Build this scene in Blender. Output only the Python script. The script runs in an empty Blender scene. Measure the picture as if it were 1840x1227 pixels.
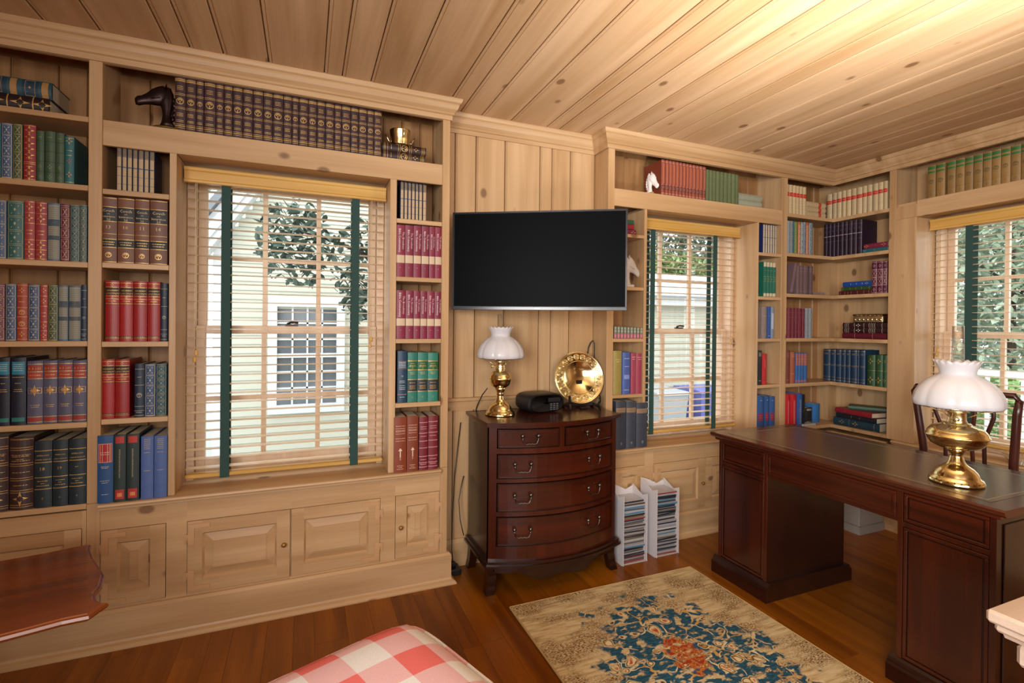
import bpy, bmesh, math, random
from mathutils import Vector, Matrix
random.seed(7)
sc = bpy.context.scene
COL = sc.collection
PI = math.pi
def rad(a): return a*PI/180

# ---------------------------------------------------------------- camera, world, lights, exposure
YAW, PIT, ROL, FPX, CY = rad(22.41527), rad(-0.27777), rad(0.54289), 897.547, 586.642
CAMP = Vector((0, 0, 1.35))
FW = Vector((math.sin(YAW)*math.cos(PIT), math.cos(YAW)*math.cos(PIT), math.sin(PIT)))
_r0 = Vector((math.cos(YAW), -math.sin(YAW), 0)); _u0 = _r0.cross(FW)
RT = math.cos(ROL)*_r0 + math.sin(ROL)*_u0
UP = RT.cross(FW)
cd = bpy.data.cameras.new('camera'); cam = bpy.data.objects.new('camera', cd); COL.objects.link(cam)
cd.sensor_width = 36; cd.lens = FPX/1840*36; cd.shift_y = -(613.5-CY)/1840; cd.clip_start = 0.05; cd.clip_end = 200
M = Matrix((RT, UP, -FW)).transposed().to_4x4(); M.translation = CAMP
cam.matrix_world = M
sc.camera = cam
# measuring helpers: where the sight line through a photo pixel meets a wall, a front or a table top of the room
def _ray(x, y): return FW*FPX + RT*(x-920) - UP*(y-CY)
def onY(x, y, Y): d = _ray(x, y); return CAMP + d*((Y-CAMP.y)/d.y)
def onX(x, y, X): d = _ray(x, y); return CAMP + d*((X-CAMP.x)/d.x)
def onZ(x, y, Z): d = _ray(x, y); return CAMP + d*((Z-CAMP.z)/d.z)

w = bpy.data.worlds.new('daylight'); sc.world = w; w.use_nodes = True
nt = w.node_tree; bg = nt.nodes['Background']
bg.inputs['Color'].default_value = (0.92, 0.96, 1.0, 1); bg.inputs['Strength'].default_value = 3.9
sc.view_settings.view_transform = 'Standard'; sc.view_settings.look = 'None'
sc.view_settings.gamma = 1; sc.view_settings.use_curve_mapping = False
sc.view_settings.exposure = 0.02
cy = sc.cycles
cy.use_denoising = True; cy.max_bounces = 8; cy.diffuse_bounces = 4; cy.glossy_bounces = 4
cy.transmission_bounces = 6; cy.transparent_max_bounces = 24; cy.caustics_reflective = False; cy.caustics_refractive = False
cy.sample_clamp_indirect = 4
def area(name, loc, aim, size, sizey, power, col, spread=180):
    l = bpy.data.lights.new(name, 'AREA'); l.shape = 'RECTANGLE'; l.size = size; l.size_y = sizey; l.energy = power; l.color = col; l.spread = rad(spread)
    o = bpy.data.objects.new(name, l); COL.objects.link(o); o.location = loc
    o.rotation_euler = (Vector(aim)-Vector(loc)).to_track_quat('-Z', 'Y').to_euler(); return o
# a flash bounced off the boards of the ceiling, and fill lights added out of view
area('bounce_flash', (2.0, 0.2, 1.75), (1.72, 0.68, 2.65), 0.3, 0.3, 24, (1.0, 0.98, 0.95), 120)
area('ceiling_glow_fill', (1.25, 0.22, 0.95), (1.65, 1.22, 2.5), 0.3, 0.3, 13, (1.0, 0.98, 0.96), 70)  # second source, added to make the ceiling boards glow
area('room_fill', (0.2, -2.2, 1.6), (1.8, 2.2, 1.3), 2.4, 1.4, 64, (1.0, 0.985, 0.96))  # added fill behind the camera; no window stands there
area('side_fill', (-1.2, -1.0, 1.6), (3.6, 2.0, 1.5), 1.2, 1.2, 54, (1.0, 0.985, 0.96), 110)  # added fill that brightens the right-hand wall from out of view
area('warm_fill_left', (-1.2, -1.2, 2.2), (-0.3, 1.5, 1.6), 0.8, 0.8, 12, (1.0, 0.86, 0.7))  # added warm fill for the left side; no lamp stands there

# ---------------------------------------------------------------- materials
def lin(h):
    h = h.lstrip('#'); v = [int(h[i:i+2], 16)/255 for i in (0, 2, 4)]
    return tuple(c/12.92 if c <= 0.04045 else ((c+0.055)/1.055)**2.4 for c in v) + (1,)
_M = {}
def newmat(name):
    m = bpy.data.materials.new(name); m.use_nodes = True; n = m.node_tree
    return m, n, n.nodes['Principled BSDF'], n.nodes, n.links
def flat(name, col, rough=0.5, metal=0.0, bump=0.0, bscale=200, vary=0.0, spec=0.5, coat=0.0):
    if name in _M: return _M[name]
    m, n, b, N, L = newmat(name)
    c = lin(col) if isinstance(col, str) else col
    b.inputs['Base Color'].default_value = c; b.inputs['Roughness'].default_value = rough
    b.inputs['Metallic'].default_value = metal; b.inputs['Specular IOR Level'].default_value = spec
    if coat: b.inputs['Coat Weight'].default_value = coat; b.inputs['Coat Roughness'].default_value = 0.2
    t = N.new('ShaderNodeTexCoord'); no = N.new('ShaderNodeTexNoise'); no.inputs['Scale'].default_value = bscale
    L.new(t.outputs['Object'], no.inputs['Vector'])
    if bump:
        bp = N.new('ShaderNodeBump'); bp.inputs['Strength'].default_value = bump; bp.inputs['Distance'].default_value = 0.001
        L.new(no.outputs['Fac'], bp.inputs['Height']); L.new(bp.outputs['Normal'], b.inputs['Normal'])
    if vary:
        oi = N.new('ShaderNodeObjectInfo'); h = N.new('ShaderNodeHueSaturation'); h.inputs['Color'].default_value = c
        mr = N.new('ShaderNodeMapRange'); mr.inputs['To Min'].default_value = 1-vary; mr.inputs['To Max'].default_value = 1+vary
        L.new(oi.outputs['Random'], mr.inputs['Value']); L.new(mr.outputs['Result'], h.inputs['Value'])
        n2 = N.new('ShaderNodeTexNoise'); n2.inputs['Scale'].default_value = 30; L.new(t.outputs['Object'], n2.inputs['Vector'])
        mx = N.new('ShaderNodeMix'); mx.data_type = 'RGBA'; mx.blend_type = 'MULTIPLY'; mx.inputs['Factor'].default_value = 0.35
        L.new(h.outputs['Color'], mx.inputs[6]); L.new(n2.outputs['Fac'], mx.inputs[7])
        g = N.new('ShaderNodeMix'); g.data_type = 'RGBA'; g.inputs['Factor'].default_value = 0.75
        L.new(h.outputs['Color'], g.inputs[6]); L.new(mx.outputs[2], g.inputs[7]); L.new(g.outputs[2], b.inputs['Base Color'])
    _M[name] = m; return m
def wood(name, axis, light, dark, knot=None, rough=0.45, gs=1.0, coat=0.0, islands=True, knots=0.6, contrast=1.0, spec=0.4, iv=0.1):
    """grain along axis (0,1,2) in the object's own metres; each board its own shade"""
    if name in _M: return _M[name]
    m, n, b, N, L = newmat(name)
    t = N.new('ShaderNodeTexCoord'); gi = N.new('ShaderNodeNewGeometry')
    off = N.new('ShaderNodeVectorMath'); off.operation = 'SCALE'; off.inputs[0].default_value = (17.3, 9.1, 23.7)
    L.new(gi.outputs['Random Per Island'], off.inputs['Scale'])
    ad = N.new('ShaderNodeVectorMath'); L.new(t.outputs['Object'], ad.inputs[0])
    if islands: L.new(off.outputs[0], ad.inputs[1])
    def mapped(a, l):
        mp = N.new('ShaderNodeMapping'); s = [a, a, a]; s[axis] = l; mp.inputs['Scale'].default_value = s
        L.new(ad.outputs[0], mp.inputs['Vector']); return mp
    mA = mapped(9*gs, 0.7*gs); n1 = N.new('ShaderNodeTexNoise'); n1.inputs['Scale'].default_value = 1; n1.inputs['Detail'].default_value = 4; n1.inputs['Distortion'].default_value = 0.8
    L.new(mA.outputs[0], n1.inputs['Vector'])
    mB = mapped(120*gs, 3.0*gs); n2 = N.new('ShaderNodeTexNoise'); n2.inputs['Scale'].default_value = 1; n2.inputs['Detail'].default_value = 2
    L.new(mB.outputs[0], n2.inputs['Vector'])
    # cathedral rings
    mC = mapped(5*gs, 0.35*gs); n3 = N.new('ShaderNodeTexNoise'); n3.inputs['Scale'].default_value = 1; n3.inputs['Detail'].default_value = 1; L.new(mC.outputs[0], n3.inputs['Vector'])
    mu = N.new('ShaderNodeMath'); mu.operation = 'MULTIPLY'; mu.inputs[1].default_value = 26; L.new(n3.outputs['Fac'], mu.inputs[0])
    si = N.new('ShaderNodeMath'); si.operation = 'SINE'; L.new(mu.outputs[0], si.inputs[0])
    a1 = N.new('ShaderNodeMath'); a1.operation = 'MULTIPLY_ADD'; a1.inputs[1].default_value = 0.07; L.new(si.outputs[0], a1.inputs[0]); L.new(n1.outputs['Fac'], a1.inputs[2])
    a2 = N.new('ShaderNodeMath'); a2.operation = 'MULTIPLY_ADD'; a2.inputs[1].default_value = 0.24; L.new(n2.outputs['Fac'], a2.inputs[0]); L.new(a1.outputs[0], a2.inputs[2])
    a3 = N.new('ShaderNodeMath'); a3.operation = 'MULTIPLY_ADD'; a3.inputs[1].default_value = iv if islands else 0; L.new(gi.outputs['Random Per Island'], a3.inputs[0]); L.new(a2.outputs[0], a3.inputs[2])
    r = N.new('ShaderNodeValToRGB'); e = r.color_ramp.elements
    c = 0.74; e[0].position = max(0, c-0.32/contrast); e[1].position = min(1, c+0.24/contrast); e[0].color = lin(light); e[1].color = lin(dark)
    L.new(a3.outputs[0], r.inputs['Fac']); out = r.outputs['Color']
    if knot:
        mK = mapped(7.0, 4.6); v = N.new('ShaderNodeTexVoronoi'); v.inputs['Scale'].default_value = 1; L.new(mK.outputs[0], v.inputs['Vector'])
        ds = N.new('ShaderNodeMath'); ds.operation = 'MULTIPLY_ADD'; ds.inputs[1].default_value = 0.05; L.new(n1.outputs['Fac'], ds.inputs[0]); L.new(v.outputs['Distance'], ds.inputs[2])
        kr = N.new('ShaderNodeValToRGB'); ke = kr.color_ramp.elements; ke[0].position = 0.12; ke[0].color = (1, 1, 1, 1); ke[1].position = 0.185; ke[1].color = (0, 0, 0, 1)
        L.new(ds.outputs[0], kr.inputs['Fac'])
        sep = N.new('ShaderNodeSeparateColor'); L.new(v.outputs['Color'], sep.inputs[0])
        gt = N.new('ShaderNodeMath'); gt.operation = 'GREATER_THAN'; gt.inputs[1].default_value = knots; L.new(sep.outputs[0], gt.inputs[0])
        mm = N.new('ShaderNodeMath'); mm.operation = 'MULTIPLY'; L.new(kr.outputs['Color'], mm.inputs[0]); L.new(gt.outputs[0], mm.inputs[1])
        m8 = N.new('ShaderNodeMath'); m8.operation = 'MULTIPLY'; m8.inputs[1].default_value = 0.8; L.new(mm.outputs[0], m8.inputs[0])
        mx = N.new('ShaderNodeMix'); mx.data_type = 'RGBA'; L.new(m8.outputs[0], mx.inputs['Factor']); L.new(out, mx.inputs[6]); mx.inputs[7].default_value = lin(knot); out = mx.outputs[2]
    L.new(out, b.inputs['Base Color'])
    b.inputs['Roughness'].default_value = rough; b.inputs['Specular IOR Level'].default_value = spec
    if coat: b.inputs['Coat Weight'].default_value = coat; b.inputs['Coat Roughness'].default_value = 0.15
    bp = N.new('ShaderNodeBump'); bp.inputs['Strength'].default_value = 0.12; bp.inputs['Distance'].default_value = 0.001
    L.new(n2.outputs['Fac'], bp.inputs['Height']); L.new(bp.outputs['Normal'], b.inputs['Normal'])
    _M[name] = m; return m
PL, PD, PK = 'd0af86', 'a57f54', '6e4a30'
def pine(ax): return wood('pine_grain_%d' % ax, ax, PL, PD, PK, rough=0.42, knots=0.5, contrast=0.75)
def pine_dim(ax): return wood('shaded_pine_%d' % ax, ax, 'b08558', '855c34', '5c3518', rough=0.5, knots=0.5, contrast=.8)  # darker copy of pine; shade of the shelf interiors put into the colour
CEIL = wood('ceiling_pine', 1, 'd8b690', 'b08a60', '6c4624', rough=0.36, knots=0.4, contrast=.75, iv=.2)
OAK = wood('oak_floor', 1, '9e5d10', '683503', None, rough=0.30, gs=1.2, contrast=.8, spec=0.35, iv=.2)
def mahog(ax): return wood('mahogany_%d' % ax, ax, '481a0b', '200b05', None, rough=0.25, gs=0.9, islands=False, coat=0.35)
def mahogd(ax): return wood('dark_mahogany_%d' % ax, ax, '2e120a', '160805', None, rough=0.25, gs=0.9, islands=False, coat=0.35)
BRASS = flat('polished_brass', 'ecdaa4', 0.13, 1.0)
BRASSD = flat('worked_brass', 'e6d4a4', 0.27, 1.0, bump=0.3, bscale=150)
PEWTER = flat('dark_pewter', '6a6460', 0.3, 1.0)
BLACK = flat('black_plastic', '131418', 0.4)
PAGES = flat('page_edges', 'cfc4aa', 0.8, bump=0.4, bscale=400)
PAGEW = flat('white_page_edges', 'd8d8d4', 0.8, bump=0.4, bscale=400)
GILTP = flat('gilt_page_edges', 'b08d3c', 0.4, 0.5)
GOLD = flat('gold_tooling', 'd0a860', 0.38, 0.45)
def leather(col, rough=0.45): return flat('binding_'+col, col, rough, 0, bump=0.35, bscale=500, vary=0.12)
def ink(col): return flat('ink_'+col, col, 0.5)
def glassmat():
    if 'window_glass' in _M: return _M['window_glass']
    m = bpy.data.materials.new('window_glass'); m.use_nodes = True; N = m.node_tree.nodes; L = m.node_tree.links
    N.remove(N['Principled BSDF']); o = N['Material Output']
    t = N.new('ShaderNodeBsdfTransparent'); g = N.new('ShaderNodeBsdfGlossy'); g.inputs['Roughness'].default_value = 0.02
    f = N.new('ShaderNodeLayerWeight'); f.inputs['Blend'].default_value = 0.12; mx = N.new('ShaderNodeMixShader')
    L.new(f.outputs['Facing'], mx.inputs[0]); L.new(t.outputs[0], mx.inputs[1]); L.new(g.outputs[0], mx.inputs[2]); L.new(mx.outputs[0], o.inputs['Surface'])
    _M['window_glass'] = m; return m
def lampglass():
    m = glassmat().copy(); m.name = 'clear_lamp_glass'; m.node_tree.nodes['Layer Weight'].inputs['Blend'].default_value = .22; return m
def milkglass():
    m, n, b, N, L = newmat('white_milk_glass')
    b.inputs['Base Color'].default_value = (0.86, 0.87, 0.92, 1); b.inputs['Roughness'].default_value = 0.18
    b.inputs['Transmission Weight'].default_value = 0.0
    tr = N.new('ShaderNodeBsdfTranslucent'); tr.inputs['Color'].default_value = (0.9, 0.9, 0.92, 1)
    mx = N.new('ShaderNodeMixShader'); mx.inputs[0].default_value = 0.45
    L.new(b.outputs[0], mx.inputs[1]); L.new(tr.outputs[0], mx.inputs[2]); L.new(mx.outputs[0], N['Material Output'].inputs['Surface'])
    return m
MILK = milkglass()
def acrylic():
    m, n, b, N, L = newmat('frosted_acrylic')
    b.inputs['Base Color'].default_value = (0.85, 0.82, 0.84, 1); b.inputs['Roughness'].default_value = 0.2
    t = N.new('ShaderNodeBsdfTransparent'); mx = N.new('ShaderNodeMixShader'); mx.inputs[0].default_value = 0.45
    L.new(b.outputs[0], mx.inputs[1]); L.new(t.outputs[0], mx.inputs[2]); L.new(mx.outputs[0], N['Material Output'].inputs['Surface'])
    return m
ACRYL = acrylic()

# ---------------------------------------------------------------- mesh helpers
class MB:
    def __init__(s): s.v = []; s.f = []; s.sm = []
    def add(s, vs, fs, smooth=False, mat=None):
        o = len(s.v)
        if mat is not None: vs = [mat @ Vector(v) for v in vs]
        s.v += [tuple(v) for v in vs]; s.f += [tuple(i+o for i in f) for f in fs]; s.sm += [smooth]*len(fs); return s
    def box(s, x0, x1, y0, y1, z0, z1, bev=0.0, mat=None):
        if x0 > x1: x0, x1 = x1, x0
        if y0 > y1: y0, y1 = y1, y0
        if z0 > z1: z0, z1 = z1, z0
        if bev <= 0 or min(x1-x0, y1-y0, z1-z0) < 2.2*bev:
            return s.add([(x0,y0,z0),(x1,y0,z0),(x1,y1,z0),(x0,y1,z0),(x0,y0,z1),(x1,y0,z1),(x1,y1,z1),(x0,y1,z1)],
                         [(0,3,2,1),(4,5,6,7),(0,1,5,4),(1,2,6,5),(2,3,7,6),(3,0,4,7)], False, mat)
        b = bev; V = []; idx = {}
        for X, sx in ((x0, 1), (x1, -1)):
            for Y, sy in ((y0, 1), (y1, -1)):
                for Z, sz in ((z0, 1), (z1, -1)):
                    k = (sx, sy, sz)
                    idx[k, 0] = len(V); V.append((X, Y+sy*b, Z+sz*b))
                    idx[k, 1] = len(V); V.append((X+sx*b, Y, Z+sz*b))
                    idx[k, 2] = len(V); V.append((X+sx*b, Y+sy*b, Z))
        F = []
        for a in range(3):
            o1, o2 = [i for i in range(3) if i != a]
            for sg in (1, -1):
                def K(p, q):
                    k = [0, 0, 0]; k[a] = sg; k[o1] = p; k[o2] = q; return tuple(k)
                q = [idx[K(1, 1), a], idx[K(-1, 1), a], idx[K(-1, -1), a], idx[K(1, -1), a]]
                F.append(q)
            for p in (1, -1):
                for q in (1, -1):
                    k0 = [0]*3; k0[a] = 1; k0[o1] = p; k0[o2] = q; k1 = list(k0); k1[a] = -1
                    k0 = tuple(k0); k1 = tuple(k1)
                    F.append([idx[k0, o1], idx[k0, o2], idx[k1, o2], idx[k1, o1]])
        for k in {k for k, _ in idx}: F.append([idx[k, 0], idx[k, 1], idx[k, 2]])
        c = Vector(((x0+x1)/2, (y0+y1)/2, (z0+z1)/2)); G = []
        for f in F:
            p = [Vector(V[i]) for i in f]; nn = (p[1]-p[0]).cross(p[2]-p[0]); m_ = sum(p, Vector())/len(p)
            G.append(tuple(f) if nn.dot(m_-c) > 0 else tuple(reversed(f)))
        return s.add(V, G, False, mat)
    def prism(s, pts, a0, a1, axis=2, mat=None, smooth=False):
        """pts in the plane of the two other axes (in order), swept a0..a1 along axis"""
        n = len(pts)
        def P(p, a):
            if axis == 2: return (p[0], p[1], a)
            if axis == 1: return (p[0], a, p[1])
            return (a, p[0], p[1])
        A = sum(pts[i][0]*pts[(i+1) % n][1]-pts[(i+1) % n][0]*pts[i][1] for i in range(n))
        if (A < 0) != (axis == 1): pts = pts[::-1]
        V = [P(p, a0) for p in pts]+[P(p, a1) for p in pts]
        if a1 < a0: V = V[n:]+V[:n]
        o = len(s.v); s.add(V, [tuple(reversed(range(n))), tuple(range(n, 2*n))], False, mat)
        fs = [(i, (i+1) % n, n+(i+1) % n, n+i) for i in range(n)]
        s.f += [tuple(i+o for i in f) for f in fs]; s.sm += [smooth]*len(fs); return s
    def lathe(s, prof, n=40, lobes=0, amp=0.0, ctr=(0, 0), z0=0, mod=None, closed=False, mat=None):
        V = []; F = []
        for k, (r, z) in enumerate(prof):
            for i in range(n):
                a = 2*PI*i/n; rr, zz = (mod(r, z, a, k) if mod else (r, z))
                V.append((ctr[0]+rr*math.cos(a), ctr[1]+rr*math.sin(a), z0+zz))
        for k in range(len(prof)-1):
            for i in range(n): F.append((k*n+i, k*n+(i+1) % n, (k+1)*n+(i+1) % n, (k+1)*n+i))
        o = len(s.v)
        s.add(V, F, True, mat)
        if not closed:
            for k, fl in ((0, True), (len(prof)-1, False)):
                if prof[k][0] > 1e-5:
                    f = [o+k*n+i for i in range(n)]; s.f.append(tuple(reversed(f)) if fl else tuple(f)); s.sm.append(False)
        return s
    def tube(s, pts, r, n=8, cap=True, mat=None, flat=1.0):
        pts = [Vector(p) for p in pts]; V = []; F = []; m = len(pts); rs = r if isinstance(r, (list, tuple)) else [r]*m
        prev = None
        for k in range(m):
            t = (pts[min(k+1, m-1)]-pts[max(k-1, 0)]).normalized()
            if prev is None:
                a = Vector((0, 0, 1)) if abs(t.z) < 0.9 else Vector((1, 0, 0)); u = t.cross(a).normalized()
            else: u = (prev - t*prev.dot(t)).normalized()
            prev = u; v = t.cross(u)
            for i in range(n):
                q = 2*PI*i/n; V.append(pts[k]+u*(math.cos(q)*rs[k])+v*(math.sin(q)*rs[k]*flat))
        for k in range(m-1):
            for i in range(n): F.append((k*n+i, k*n+(i+1) % n, (k+1)*n+(i+1) % n, (k+1)*n+i))
        if cap: F.append(tuple(reversed(range(n)))); F.append(tuple((m-1)*n+i for i in range(n)))
        return s.add(V, F, True, mat)
    def ball(s, c, r, n=12, sc3=(1, 1, 1), mat=None):
        V = []; F = []; m = n//2
        for k in range(m+1):
            p = PI*k/m
            for i in range(n):
                a = 2*PI*i/n; V.append((c[0]+r*sc3[0]*math.sin(p)*math.cos(a), c[1]+r*sc3[1]*math.sin(p)*math.sin(a), c[2]-r*sc3[2]*math.cos(p)))
        for k in range(m):
            for i in range(n): F.append((k*n+i, k*n+(i+1) % n, (k+1)*n+(i+1) % n, (k+1)*n+i))
        return s.add(V, F, True, mat)
    def mesh(s, name, m, merge=False):
        me = bpy.data.meshes.new(name); me.from_pydata(s.v, [], s.f)
        me.polygons.foreach_set('use_smooth', s.sm); me.materials.append(m)
        if merge or any(s.sm):
            b = bmesh.new(); b.from_mesh(me); bmesh.ops.remove_doubles(b, verts=b.verts, dist=1e-6); b.to_mesh(me); b.free()
        me.update(); return me
    def build(s, name, m, parent=None, loc=None, rot=None, merge=False):
        o = bpy.data.objects.new(name, s.mesh(name, m, merge)); COL.objects.link(o)
        if parent is not None: o.parent = parent
        if loc is not None: o.location = loc
        if rot is not None: o.rotation_euler = rot
        return o
def tag(o, label=None, cat=None, group=None, kind=None):
    if label: o['label'] = label
    if cat: o['category'] = cat
    if group: o['group'] = group
    if kind: o['kind'] = kind
    return o
def root(name, label, cat, loc=(0, 0, 0), rot=(0, 0, 0), group=None):
    o = bpy.data.objects.new(name, None); COL.objects.link(o); o.empty_display_size = 0.05
    o.location = loc; o.rotation_euler = rot; return tag(o, label, cat, group)
def copytree(o, parent=None):
    c = o.copy(); COL.objects.link(c)
    if parent is not None: c.parent = parent
    for ch in list(o.children): copytree(ch, c)
    return c
def sweep(path, prof, side=-1):
    """path: xy points, prof: (out, z) points; out is measured to the room side of the path, mitred at the corners"""
    mb = MB(); n = len(prof); P = [Vector((p[0], p[1], 0)) for p in path]; V = []
    for k, p in enumerate(P):
        ns = []
        if k > 0: d = (p-P[k-1]).normalized(); ns.append(Vector((d.y, -d.x, 0)))
        if k < len(P)-1: d = (P[k+1]-p).normalized(); ns.append(Vector((d.y, -d.x, 0)))
        nn = ns[0] if len(ns) == 1 else (ns[0]+ns[1])/(1+ns[0].dot(ns[1]))
        for o, z in prof: V.append((p.x+nn.x*o, p.y+nn.y*o, z))
    F = []
    for k in range(len(P)-1):
        for i in range(n): F.append((k*n+i, (k+1)*n+i, (k+1)*n+(i+1) % n, k*n+(i+1) % n))
    F.append(tuple(range(n))); F.append(tuple(reversed([(len(P)-1)*n+i for i in range(n)])))
    mb.add(V, F); return mb
# ---------------------------------------------------------------- the room
YA, YB, XR = 2.535, 2.54, 3.635
ZS, ZC, ZT = 0.60, 2.405, 2.505          # sill, underside of cornice, ceiling
XL, YN, XF = -2.1, -2.7, 3.86            # left wall, wall behind the camera, back of the right-hand shelves
struct = lambda mb, name, m, **k: tag(mb.build(name, m, **k), kind='structure')
mb = MB(); x = XL
while x < XF+0.1:
    wd = random.choice((0.083, 0.108, 0.108, 0.135)); y = YN-random.random()*1.2
    while y < 2.8:
        ln = random.uniform(0.9, 2.0); mb.box(x, x+wd-0.0008, y, min(y+ln, 2.80)-0.0008, -0.02, 0, 0.0); y += ln
    x += wd
mb.box(XL, XF+.1, YN, 2.80, -.06, -.0205)
struct(mb, 'floor', OAK)
seams = [-2.1,-1.86,-1.6,-1.45,-1.22,-1.08,-0.947,-0.768,-0.542,-0.462,-0.338,-0.161,0.07,0.149,0.28,0.454,0.684,0.772,0.894,1.07,1.296,1.38,1.522,1.69,1.84,2.043,2.148,2.366,2.577,2.72,2.86,3.015,3.2,3.29,3.45,3.64,3.86]
mb = MB()
for a, b in zip(seams, seams[1:]):
    g = 0.0025
    mb.prism([(a+g, ZT+0.016), (a+g, ZT+0.003), (a+g+0.004, ZT), (a+g+0.010, ZT), (a+g+0.012, ZT+0.003), (a+g+0.014, ZT), (b-g-0.004, ZT), (b-g, ZT+0.003), (b-g, ZT+0.016)], YN, 2.85, 1)
mb.box(XL, XF, YN, 2.85, ZT+0.016, ZT+0.05)
struct(mb, 'ceiling', CEIL)
# outer walls with the three window openings
WA = (-0.517, 0.383); WB = (1.946, 2.872); WR = (1.063, 1.989); ZH = 2.068
mb = MB(); y0, y1 = 2.775, 2.93
for a, b, c, d in ((XL, WA[0], 0, 2.6), (WA[1], WB[0], 0, 2.6), (WB[1], XF+0.1, 0, 2.6), (WA[0], WA[1], 0, ZS-.02), (WA[0], WA[1], ZH, 2.6), (WB[0], WB[1], 0, ZS-.02), (WB[0], WB[1], ZH, 2.6)):
    mb.box(a, b, y0, y1, c, d)
struct(mb, 'wall_back', pine_dim(2))
mb = MB(); x0, x1 = 3.875, 4.03
for a, b, c, d in ((YN, WR[0], 0, 2.6), (WR[1], 2.93, 0, 2.6), (WR[0], WR[1], 0, ZS-.02), (WR[0], WR[1], ZH, 2.6)):
    mb.box(x0, x1, a, b, c, d)
struct(mb, 'wall_right', pine_dim(2))
mb = MB(); x = YN
while x < 2.8: mb.box(XL-0.1, XL, x, x+0.16, 0, 2.6); x += 0.163
struct(mb, 'wall_left', pine(2))
mb = MB(); x = XL
while x < XF:
    mb.box(x, x+0.16, YN-0.1, YN, 0, 2.6); x += 0.163
struct(mb, 'wall_near', pine(2))
# boarded recess behind the chest of drawers
YR = 2.69
sx = [0.688, 0.76, 0.882, 1.058, 1.282, 1.362, 1.487, 1.66]
mb = MB()
for a, b in zip(sx, sx[1:]):
    for z0, z1 in ((0.0, 0.868), (0.93, 2.45)):
        mb.prism([(a+.002, YR+.02), (a+.002, YR+.006), (a+.005, YR), (a+.008, YR), (a+.010, YR+.003), (a+.012, YR), (b-.006, YR), (b-.002, YR+.006), (b-.002, YR+.02)], z0, z1, 2)
mb.box(0.688, 1.66, YR+.02, 2.77, 0, 2.45)
struct(mb, 'wall_recess', pine(2))
struct(MB().prism([(YR+.01, .866), (YR-.012, .868), (YR-.012, .915), (YR-.026, .92), (YR-.026, .936), (YR+.01, .938)], 0.689, 1.659, 0), 'trim_1', pine(0))
struct(MB().prism([(YR+.01, 0), (YR-.018, 0), (YR-.018, .13), (YR-.008, .15), (YR+.01, .152)], 0.689, 1.659, 0), 'baseboard_recess', pine(0))
# cornice round the room, mitred at every corner
prof = [(0, ZC), (.008, ZC), (.010, ZC+.022), (.018, ZC+.026), (.018, ZC+.036), (.030, ZC+.050), (.037, ZC+.066), (.037, ZC+.074), (.046, ZC+.080), (.052, ZC+.092), (.052, ZT+.003), (0, ZT+.003)]
mb = sweep([(XL, YA), (0.688, YA), (0.688, YR), (1.655, YR), (1.655, YB), (XR, YB), (XR, YN)], prof)
struct(mb, 'trim_2', pine(0))
base = [(0, 0), (.042, 0), (.042, .006), (.034, .016), (.022, .022), (.018, .03), (.018, .145), (.010, .156), (0, .158)]
struct(sweep([(XL, YA), (0.6905, YA), (0.6905, YR-.02)], base), 'baseboard_left', pine(0))
struct(sweep([(1.652, YR-.02), (1.652, YB), (XR, YB), (XR, YN)], base), 'baseboard_back', pine(0))

# ---------------------------------------------------------------- windows
def window(name, width, height=ZH-ZS, light_cols=3):
    """local: x across, y outwards, z up from the sill; origin at the left inner corner of the opening"""
    r = root(name, None, None); tag(r, kind='structure')
    W, H = width, height; P = wood('backlit_sash_pine', 2, 'ecd4bc', 'd2b090', None, rough=.4)  # paler than the other pine: backlight put into the colour
    mb = MB()
    mb.box(0.001, .03, .0, .13, 0, H); mb.box(W-.03, W-.001, .0, .13, 0, H); mb.box(.03, W-.03, 0, .13, H-.03, H); mb.box(.03, W-.03, .03, .13, 0, .02)
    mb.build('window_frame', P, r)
    zm = 0.71
    for nm, yy, z0, z1 in (('lower_sash', .035, .02, zm+.02), ('upper_sash', .072, zm-.02, H-.03)):
        s = MB(); a, b = .031, W-.031
        s.box(a, a+.04, yy, yy+.034, z0, z1, .003); s.box(b-.04, b, yy, yy+.034, z0, z1, .003)
        s.box(a+.04, b-.04, yy, yy+.034, z1-.04, z1, .003); s.box(a+.04, b-.04, yy, yy+.034, z0, z0+(.065 if nm[0] == 'l' else .04), .003)
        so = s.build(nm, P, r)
        m_ = MB(); gx = (W-.142)/3
        for k in (1, 2): m_.box(.071+gx*k-.011, .071+gx*k+.011, yy+.006, yy+.028, z0+.03, z1-.03)
        zc = (z0+z1)/2; m_.box(.071, W-.071, yy+.008, yy+.026, zc-.011, zc+.011)
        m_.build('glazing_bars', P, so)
        MB().box(.06, W-.06, yy+.015, yy+.018, z0+.02, z1-.02).build('pane', glassmat(), so)
    mb = MB(); mb.box(W/2-.03, W/2+.03, .028, .05, zm+.02, zm+.028); mb.tube([(W/2-.02, .04, zm+.03), (W/2+.0, .03, zm+.04), (W/2+.03, .022, zm+.036)], .006)
    mb.build('sash_lock', flat('bronze_lock', '3b3128', .4, .6), r)
    return r
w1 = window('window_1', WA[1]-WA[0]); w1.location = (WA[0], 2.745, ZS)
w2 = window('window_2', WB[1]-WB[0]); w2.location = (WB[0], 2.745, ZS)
w3 = window('window_3', WR[1]-WR[0]); w3.location = (3.845, WR[1], ZS); w3.rotation_euler = (0, 0, -PI/2)

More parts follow.
